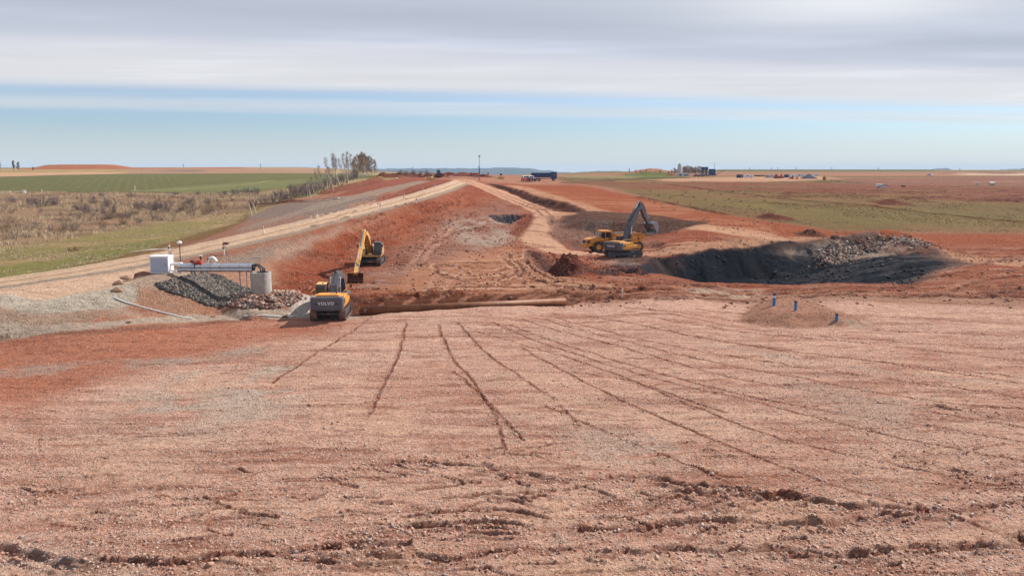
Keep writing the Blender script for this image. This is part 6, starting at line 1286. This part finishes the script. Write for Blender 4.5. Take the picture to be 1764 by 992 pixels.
tree_proto('w1', 5, -.02, .34, 1300, .055, M_BIRCH, M_TWB, .16, 1.6); tree_proto('w2', 6, .03, .32, 1200, .055, M_BIRCH, M_TWB, .16, 1.6); tree_proto('w3', 7, -.04, .30, 1200, .055, M_BIRCH, M_TWG, .2, 1.5)
tree_proto('f1', 8, .03, .24, 700, .16, M_BARK, M_FAR, .35); tree_proto('f2', 9, -.03, .28, 800, .16, M_BARK, M_FAR, .3)
LIVE = {}
def tree(key, u, v, hpx, label, grp, name='birch_tree', cat='tree', rz=0, dy=0, pos=None, xs=1.0):
    p = pos or on(u, v); y = p[1] + dy; x = p[0] * y / p[1]; z = ground_at(x, y); s_ = hpx * y / 1307 / 10.0
    if key not in LIVE:
        t, c, bark, twm = TREES[key]; root = empty(name, (0, 0, 0)); t.build('trunk', bark, root); c.build('crown', twm, root); LIVE[key] = root; o = root
    else: o = copy_tree(LIVE[key]); o.name = name
    o.location = (x, y, z - .1); o.rotation_euler = (0, 0, rz); o.scale = (s_ * xs, s_ * xs, s_); tag(o, label, cat, grp); return o
rr = random.Random(11)
BL = 'slender bare birch with a pale trunk in the row on the bank crest'
GB = 'bare birches on the bank crest'
for key, u, v, hp in (('b2', 557, 326, 42), ('b1', 569, 323, 52), ('b3', 577, 317, 48), ('b2', 585, 321, 58), ('b1', 590, 312, 40), ('b4', 596, 314, 50), ('b3', 600, 317, 46), ('b4', 603, 311, 50), ('b1', 549, 332, 40), ('b2', 543, 338, 34), ('b2', 536, 341, 32), ('b4', 531, 344, 30), ('b4', 565, 328, 36), ('b1', 573, 328, 40), ('b3', 581, 313, 42), ('b4', 608, 309, 44)):
    tree(key, u, v, hp, BL, GB, rz=rr.uniform(-.5, .5))
for key, u, v, hp in (('w1', 612, 308, 38), ('w2', 618, 307, 40), ('w1', 625, 305.5, 43), ('w3', 631, 305, 39), ('w3', 636, 304.5, 36), ('w2', 641, 304.5, 32), ('w1', 646, 304, 29), ('w1', 609, 307, 32), ('w3', 622, 306, 40), ('w2', 627, 306, 41), ('w2', 621, 304, 36), ('w1', 633, 304, 34)):
    tree(key, u, v, hp, 'dense brown-twigged tree in the clump at the right end of the birch row', 'dense brown trees at the end of the birch row', 'bare_tree', rz=rr.uniform(-3, 3))
for i, (key, u, v, hp, lb) in enumerate((('f1', 24, 297, 20, 'left one of two dark bare trees on the left skyline'), ('f2', 33, 297, 18, 'right one of two dark bare trees on the left skyline'), ('f1', 0, 297, 20, 'dark bare tree at the left edge of the photo skyline'), ('f2', 57, 296, 9, 'faint small tree before the reddish heap'))):
    tree(key, u, v, hp, lb, None, 'bare_tree', rz=i * 1.3)
for i, (u, hp) in enumerate(((1162, 12), (1157, 9), (1167, 13), (1178, 15), (1183, 16), (1188, 15), (1193, 14), (1198, 14), (1203, 15), (1208, 14), (1213, 14), (1152, 7), (1181, 13), (1186, 12), (1191, 13), (1196, 12))):
    tree(('w1', 'w2', 'w3', 'w1')[i % 4], u, 301.5, hp, 'bare brown tree in the grove behind the silo', 'grove behind the silo', 'bare_tree', rz=i, xs=2.3)
for i, (u, hp) in enumerate(((1084, 9), (1095, 7), (1103, 6), (1137, 7), (1113, 8))): tree(('f1', 'f2')[i % 2], u, 299.5, hp, 'small faint bare tree on the skyline left of the silo', 'small trees left of the silo', 'bare_tree', rz=i)
# bushes
BUSH = {}
def bush(key, u, v, wpx, hpx, label, grp, mat_=None, n=520, name='bare_bush', y=None):
    p = on(u, v); k = p.y / 1307; sx = wpx * k / 2; sz = hpx * k
    if key not in BUSH:
        r2 = random.Random(hash(key) % 1000 if not isinstance(key, int) else key); root = empty(name, (0, 0, 0)); st = MB(); c = MB()
        for i in range(26):
            a = r2.random() * 2 * PI; e = r2.random() ** .5; b = Vector((math.cos(a) * e * .35, math.sin(a) * e * .35, 0)); t_ = Vector((math.cos(a) * e, math.sin(a) * e, (1 - .5 * e * e) * r2.uniform(.7, 1.0)))
            mid = b.lerp(t_, .5) + Vector((0, 0, .06)); st.tube([b - Vector((0, 0, .05)), mid, t_], [.014, .009, .004], 4, cap=False)
            for j in range(n // 26):
                f = r2.uniform(.15, 1); o_ = b.lerp(mid, f * 2) if f < .5 else mid.lerp(t_, f * 2 - 1); d = Vector((r2.gauss(0, .5), r2.gauss(0, .5), r2.uniform(.2, 1))).normalized(); ribbon(c, o_, o_ + d * r2.uniform(.12, .32), .018, r2)
        st.build('stems', M_BARK, root); c.build('twigs', mat_ or M_TWP, root); BUSH[key] = root; o = root
    else: o = copy_tree(BUSH[key]); o.name = name
    o.location = p - Vector((0, 0, .03)); o.scale = (sx, sx, sz); o.rotation_euler = (0, 0, u * .7); tag(o, label, 'bush', grp)
LB = 'leafless purplish bush standing in the brown scrub field'; GBU = 'bare bushes in the scrub field'
big = [(55, 354, 30, 16), (72, 356, 34, 22), (92, 354, 30, 18), (240, 360, 30, 16), (262, 364, 34, 22), (284, 364, 28, 20), (275, 360, 24, 16), (140, 362, 30, 14), (150, 368, 26, 16), (160, 352, 20, 14), (186, 358, 22, 20), (196, 370, 18, 22), (20, 350, 22, 12), (325, 352, 16, 12), (358, 352, 18, 12), (385, 336, 22, 9), (405, 335, 24, 11), (425, 334, 26, 12), (440, 336, 20, 14), (340, 336, 16, 7), (300, 336, 18, 7), (225, 340, 18, 10), (176, 340, 14, 10)]
for i, (u, v, wd, h) in enumerate(big): bush(101 + i % 4, u, v, wd, h, LB, GBU, M_TWP)
r3 = random.Random(8)
for i in range(150):
    u = r3.uniform(-30, 400); t_ = r3.random(); vmax = 418 - u * .13; v = 338 + (vmax - 338) * t_; s_ = .5 + t_ * .9
    bush(110 + i % 4, u, v, 12 * s_ * r3.uniform(.7, 1.4), 11 * s_ * r3.uniform(.6, 1.3), 'small rust-brown bare shrub among the dry grass left of the road', 'small shrubs in the dry grass', (M_TWB, M_TWG, M_TWP, M_TWB)[i % 4], 260, 'small_shrub')
for u, v, wd, h in ((455, 350, 24, 14), (470, 349, 26, 16), (486, 346, 28, 20), (500, 343, 30, 24), (514, 341, 30, 26), (528, 338, 30, 24), (541, 334, 26, 24), (553, 330, 24, 26), (520, 332, 26, 20), (480, 338, 24, 14), (505, 330, 24, 16), (566, 325, 22, 22), (580, 320, 22, 22), (593, 316, 22, 22), (606, 311, 20, 22), (436, 356, 18, 16), (612, 308, 16, 20)):
    bush(120 + int(u) % 3, u, v, wd, h, 'dense violet-grey thicket bush under the birches on the bank', 'thicket under the birches', M_TWG if u % 2 else M_TWP, 620, 'thicket_bush')
bush(131, 127, 432, 34, 9, 'low brown brush pile with one dead stalk in the meadow', None, M_TWB, 700, 'brush_pile')
bush(132, 1420, 311, 8, 8, 'round dark bush right of the gravel cone on the plain', None, M_TWB, 1800, 'round_bush')
for i, (u, v) in enumerate(((700, 302), (712, 301), (724, 302), (735, 301), (690, 300.5))): bush(133, u, v, 14, 9, 'greyish bush on the crest left of the road top', 'bushes on the road crest', M_TWG, 600, 'crest_bush')
for i in range(26): bush(140, 1120 + (i * 61) % 210, 330 + (i * 37) % 34, 7, 3.5, 'tiny dark shrub dotted over the right meadow', 'tiny shrubs in the right meadow', M_TWB, 260, 'tiny_shrub')
# dry grass, thousands of tufts: one object
rng = np.random.default_rng(4)
def scatter_quads(name, X, Y, hmin, hmax, wid, mats, lean=.35, nb=3):
    n = len(X); zz = HZ(X, Y); V = []; 
    for b in range(nb):
        a = rng.uniform(0, PI, n); h = rng.uniform(hmin, hmax, n); lx = rng.normal(0, lean, n) * h; ly = rng.normal(0, lean, n) * h; w2 = wid * rng.uniform(.6, 1.4, n); ox = rng.normal(0, wid, n); oy = rng.normal(0, wid, n)
        dx, dy = np.cos(a) * w2, np.sin(a) * w2
        V.append(np.stack([np.stack([X + ox - dx, Y + oy - dy, zz - .03], -1), np.stack([X + ox + dx, Y + oy + dy, zz - .03], -1), np.stack([X + ox + lx, Y + oy + ly, zz + h], -1)], 1))
    V = np.concatenate(V).reshape(-1, 3).astype(np.float32); nf = len(V) // 3; me = bpy.data.meshes.new(name); me.vertices.add(len(V)); me.vertices.foreach_set('co', V.ravel()); me.loops.add(nf * 3); me.loops.foreach_set('vertex_index', np.arange(nf * 3, dtype=np.int32)); me.polygons.add(nf)
    me.polygons.foreach_set('loop_start', np.arange(0, nf * 3, 3, dtype=np.int32)); me.polygons.foreach_set('loop_total', np.full(nf, 3, np.int32)); me.update(calc_edges=True)
    for m_ in mats: me.materials.append(m_)
    me.polygons.foreach_set('material_index', rng.integers(0, len(mats), nf).astype(np.int32))
    o = bpy.data.objects.new(name, me); C.objects.link(o); return o
def pts_where(cond, n, x0, x1, y0, y1):
    X = rng.uniform(x0, x1, n); Y = rng.uniform(y0, y1, n); k = cond(X, Y); return X[k], Y[k]
gs = lambda X, Y: HZ(X, Y, GRS)
M_DRY = leafm('dry_grass_blades', (.50, .37, .25), .2); M_DRY2 = leafm('straw_blades', (.60, .47, .32), .2); M_GRN = leafm('green_blades', (.22, .22, .085), .3); M_BRN = leafm('brown_stalks', (.24, .14, .085), .3)
scr = GP(SCRUB); 
def in_poly(X, Y, pts):
    ins = np.zeros(len(X), bool); n = len(pts)
    for i in range(n):
        ax, ay = pts[i][:2]; bx, by = pts[(i + 1) % n][:2]
        if by != ay: ins ^= ((ay > Y) != (by > Y)) & (X < (bx - ax) * (Y - ay) / (by - ay) + ax)
    return ins
X_, Y_ = pts_where(lambda X, Y: in_poly(X, Y, scr) & (fbm(X / 6, Y / 6, 77, 4) > -.05), 80000, -160, -20, 95, 230)
o = scatter_quads('dry_scrub_grass', X_, Y_, .15, .8, .03, [M_DRY, M_DRY2, M_DRY2, M_DRY, M_BRN]); tag(o, 'dry straw-brown grass and stalks filling the scrub field on the left', 'grass', kind='stuff')
X_, Y_ = pts_where(lambda X, Y: (gs(X, Y) > .55) & ~in_poly(X, Y, scr) & (fbm(X / 5, Y / 5, 78, 4) > 0), 110000, -110, -18, 60, 210)
o = scatter_quads('meadow_grass', X_, Y_, .05, .20, .035, [M_DRY, M_DRY2, M_GRN]); tag(o, 'short yellow-green grass on the meadow strip left of the road', 'grass', kind='stuff')
X_, Y_ = pts_where(lambda X, Y: (gs(X, Y) > .5) & (fbm(X / 8, Y / 8, 79, 4) > .05), 130000, 10, 190, 135, 330)
o = scatter_quads('plain_grass', X_, Y_, .05, .24, .045, [M_DRY, M_BRN, M_DRY, M_BRN]); tag(o, 'yellowish steppe grass over the plain on the right', 'grass', kind='stuff')
# stones
ico = bmesh.new(); bmesh.ops.create_icosphere(ico, subdivisions=1, radius=1); IV = np.array([v.co[:] for v in ico.verts]); IF = np.array([[v.index for v in f.verts] for f in ico.faces]); ico.free()
cub = np.array([(x, y, z) for x in (-1, 1) for y in (-1, 1) for z in (-1, 1)], float); CF = np.array([(0, 1, 3), (0, 3, 2), (4, 6, 7), (4, 7, 5), (0, 4, 5), (0, 5, 1), (2, 3, 7), (2, 7, 6), (0, 2, 6), (0, 6, 4), (1, 5, 7), (1, 7, 3)])
def stones(name, X, Y, size, mats, flat=.6, shape='ico', sink=.3, zoff=0, elong=1.5, tilt=.25):
    n = len(X); Vb, Fb = (IV, IF) if shape == 'ico' else (cub * .62, CF); nv = len(Vb)
    jit = 1 + rng.uniform(-.22, .22, (n, nv, 1)); V = Vb[None] * jit * np.stack([size * rng.uniform(.8, elong, n), size * rng.uniform(.7, 1.1, n), size * flat * rng.uniform(.7, 1.3, n)], -1)[:, None]
    for ax_, amp_ in ((0, tilt), (1, tilt), (2, PI)):
        a = rng.uniform(-amp_, amp_, n)[:, None]; c_, s_ = np.cos(a), np.sin(a); i, j = [(1, 2), (0, 2), (0, 1)][ax_]; vi, vj = V[..., i].copy(), V[..., j].copy(); V[..., i] = vi * c_ - vj * s_; V[..., j] = vi * s_ + vj * c_
    zz = HZ(X, Y) + zoff; V += np.stack([X, Y, zz + size * flat * (1 - 2 * sink) * .6], -1)[:, None]
    F = (Fb[None] + (np.arange(n) * nv)[:, None, None]).reshape(-1).astype(np.int32); V = V.reshape(-1, 3).astype(np.float32); nf = len(F) // 3
    me = bpy.data.meshes.new(name); me.vertices.add(len(V)); me.vertices.foreach_set('co', V.ravel()); me.loops.add(nf * 3); me.loops.foreach_set('vertex_index', F); me.polygons.add(nf)
    me.polygons.foreach_set('loop_start', np.arange(0, nf * 3, 3, dtype=np.int32)); me.polygons.foreach_set('loop_total', np.full(nf, 3, np.int32)); me.update(calc_edges=True)
    for m_ in mats: me.materials.append(m_)
    me.polygons.foreach_set('material_index', np.repeat(rng.integers(0, len(mats), n), len(Fb)).astype(np.int32)); o = bpy.data.objects.new(name, me); C.objects.link(o); return o
def stm(n, c): return MAT(n, c, .9, dirt=tuple(x * .7 for x in c), amt=.6, scale=6, spec=.2)
SM = [stm('stone_warm', (.46, .29, .22)), stm('stone_clay', (.38, .19, .13)), stm('stone_clay', (.44, .25, .18)), stm('stone_pale', (.50, .385, .32)), stm('stone_red', (.27, .14, .105)), stm('stone_grey', (.30, .235, .205)), stm('stone_dusty', (.42, .29, .23))]
# fan of loose gravel on the near fill; coverage follows the gravelly patches
def near_pts(n, y0=22.0, y1=66.0):
    v = rng.uniform(0, 1, n) ; Y = y0 * (y1 / y0) ** (v ** 1.25); X = rng.uniform(-.78, .78, n) * (Y + 6); return X, Y
X_, Y_ = near_pts(150000); cl = fbm(X_ / 3.5, Y_ / 2.2, 5, 4) + .5 * fbm(X_ / 14, Y_ / 9, 6, 3) + (HZ(X_, Y_, PEB) - .5) * .8; k = cl > rng.uniform(-.35, .75, len(X_)); X_, Y_ = X_[k], Y_[k]
o = stones('gravel', X_, Y_, .018 + .045 * rng.random(len(X_)) ** 3.0, SM[:3] + SM, .5, 'cube', .3, 0, 1.8, .5); tag(o, 'loose pinkish gravel strewn over the near fill', 'gravel', kind='stuff')
# coarse cobbles in the ruts and clods along them
cx, cy = [], []
for pp, n_, sp_ in [(b, 520, .5) for b in BIG[:6]] + [(b, 160, .4) for b in BIG[6:]] + [(f, 90, .14) for f in FAN]:
    q = smooth_pts(GP(pp), 8); i = rng.integers(0, len(q) - 1, n_); t_ = rng.random(n_)[:, None]; c_ = q[i] * (1 - t_) + q[i + 1] * t_; cx.append(c_[:, 0] + rng.normal(0, sp_, n_)); cy.append(c_[:, 1] + rng.normal(0, sp_, n_))
X_ = np.concatenate(cx); Y_ = np.concatenate(cy)
o = stones('clods', X_, Y_, .025 + .075 * rng.random(len(X_)) ** 3.2, SM[:3] + SM[1:3] + SM[:3] + SM, .6, 'cube', .35, 0, 1.8, .6); tag(o, 'clods and cobbles turned up along the wheel ruts', 'rubble', kind='stuff')
X_, Y_ = near_pts(300, 22, 50); o = stones('cobbles', X_, Y_, .05 + .09 * rng.random(len(X_)) ** 3, SM[:3] + SM, .5); tag(o, 'scattered larger cobbles on the near fill', 'stones', kind='stuff')
# far clods over the churned middle ground
X_ = rng.uniform(-24, 75, 16000); Y_ = rng.uniform(74, 150, 16000); k = (HZ(X_, Y_, RGH) > .3) & (HZ(X_, Y_, GRS) < .3) & (fbm(X_ / 5, Y_ / 3, 15, 4) > rng.uniform(-.2, .5, len(X_))) & ~in_poly(X_, Y_, PIT); X_, Y_ = X_[k], Y_[k]
M_C1 = stm('clod_dark', (.20, .085, .055)); M_C2 = stm('clod_mid', (.30, .14, .095))
o = stones('earth_clods', X_, Y_, .06 + .18 * rng.random(len(X_)) ** 3, [M_C1, M_C2, M_C1, M_C2], .6); tag(o, 'dark red earth clods over the churned ground', 'soil', kind='stuff')
# broken rock thrown up along the far rim of the pit
rp = smooth_pts(pz([(1370, 432), (1410, 430), (1450, 426), (1500, 423), (1545, 423), (1590, 430), (1625, 441)], .6), 8)
n = 1500; i = rng.integers(len(rp) // 6, len(rp) * 4 // 5, n); X_ = rp[i, 0] + rng.normal(0, 1.2, n); Y_ = rp[i, 1] + rng.normal(-2.0, 1.6, n)
o = stones('rim_rubble', X_, Y_, .08 + .24 * rng.random(n) ** 2.5, [stm('rim_pale', (.34, .27, .22)), stm('rim_brown', (.20, .13, .10)), stm('rim_dark', (.06, .055, .055)), stm('rim_mid', (.26, .20, .165)), M_C1], .6, 'cube', .3, 0, 2.0, .7); tag(o, 'broken pale and dark rock lying along the far rim of the pit', 'rubble', kind='stuff')
n = 1900; X_ = rng.uniform(20, 60, n); Y_ = rng.uniform(90, 122, n); k = in_poly(X_, Y_, PIT); X_, Y_ = X_[k], Y_[k]
o = stones('pit_lumps', X_, Y_, .06 + .26 * rng.random(len(X_)) ** 4, [stm('lump_black', (.014, .015, .019)), stm('lump_grey', (.032, .034, .042))], .6, 'cube', .3, 0, 1.6, .6); tag(o, 'black clay lumps fallen on the pit walls and floor', 'rubble', kind='stuff')
# rubble: light slabs round the shaft, dark stones down the slope under the rack
n = 2200; a = rng.uniform(0, 2 * PI, n); r_ = 1.05 + 2.5 * rng.random(n) ** .8; X_ = RINGC[0] + .45 + np.cos(a) * r_ * 1.05; Y_ = RINGC[1] - .9 + np.sin(a) * r_ * .9; k = Y_ < RINGC[1] + 2; k &= np.hypot(X_ - RINGC[0], Y_ - RINGC[1]) > 1.15
RM = [stm('slab_brown', (.26, .15, .11)), stm('slab_pale', (.46, .36, .30)), stm('slab_dark', (.12, .08, .07)), stm('slab_rust', (.30, .14, .09))]
o = stones('slab_rubble', X_[k], Y_[k], .10 + .15 * rng.random(k.sum()), RM, .32, 'cube', .2, .04, 1.9, .6); tag(o, 'heap of broken brown stone slabs around the concrete ring', 'rubble', kind='stuff')
DR = GP([(267, 489), (300, 481), (330, 474), (352, 468), (375, 474), (430, 500), (425, 512), (400, 526), (380, 529), (340, 520), (300, 507), (280, 499)])
n = 9000; X_ = rng.uniform(DR[:, 0].min(), DR[:, 0].max(), n); Y_ = rng.uniform(DR[:, 1].min(), DR[:, 1].max(), n); k = in_poly(X_ + fbm(X_, Y_, 3, 2) * .5, Y_, DR)
DM = [stm('basalt_a', (.065, .056, .050)), stm('basalt_b', (.11, .090, .075)), stm('basalt_c', (.19, .15, .12)), stm('basalt_d', (.045, .045, .047))]
o = stones('dark_riprap', X_[k], Y_[k], .09 + .12 * rng.random(k.sum()), DM, .7, 'ico', .25, 0, 1.4, .6); tag(o, 'dark grey broken stones covering the slope below the silver pipes', 'rubble', kind='stuff')
# ------------------------------------------------------------ haze
m = MB().box((0, 2750, -33), (17200, 7400, 136)); hzo = m.build('haze', None, None); tag(hzo, kind='stuff'); hzo['label'] = 'thin pale air over the plain'; hzo['category'] = 'haze'
hm = bpy.data.materials.new('haze_air'); hm.use_nodes = True; t = hm.node_tree; t.nodes.clear(); oo = t.nodes.new('ShaderNodeOutputMaterial'); pv = t.nodes.new('ShaderNodeVolumePrincipled'); pv.inputs['Color'].default_value = (.55, .74, 1.0, 1); pv.inputs['Density'].default_value = .00010; pv.inputs['Anisotropy'].default_value = .0
t.links.new(pv.outputs[0], oo.inputs['Volume']); hzo.data.materials.append(hm)
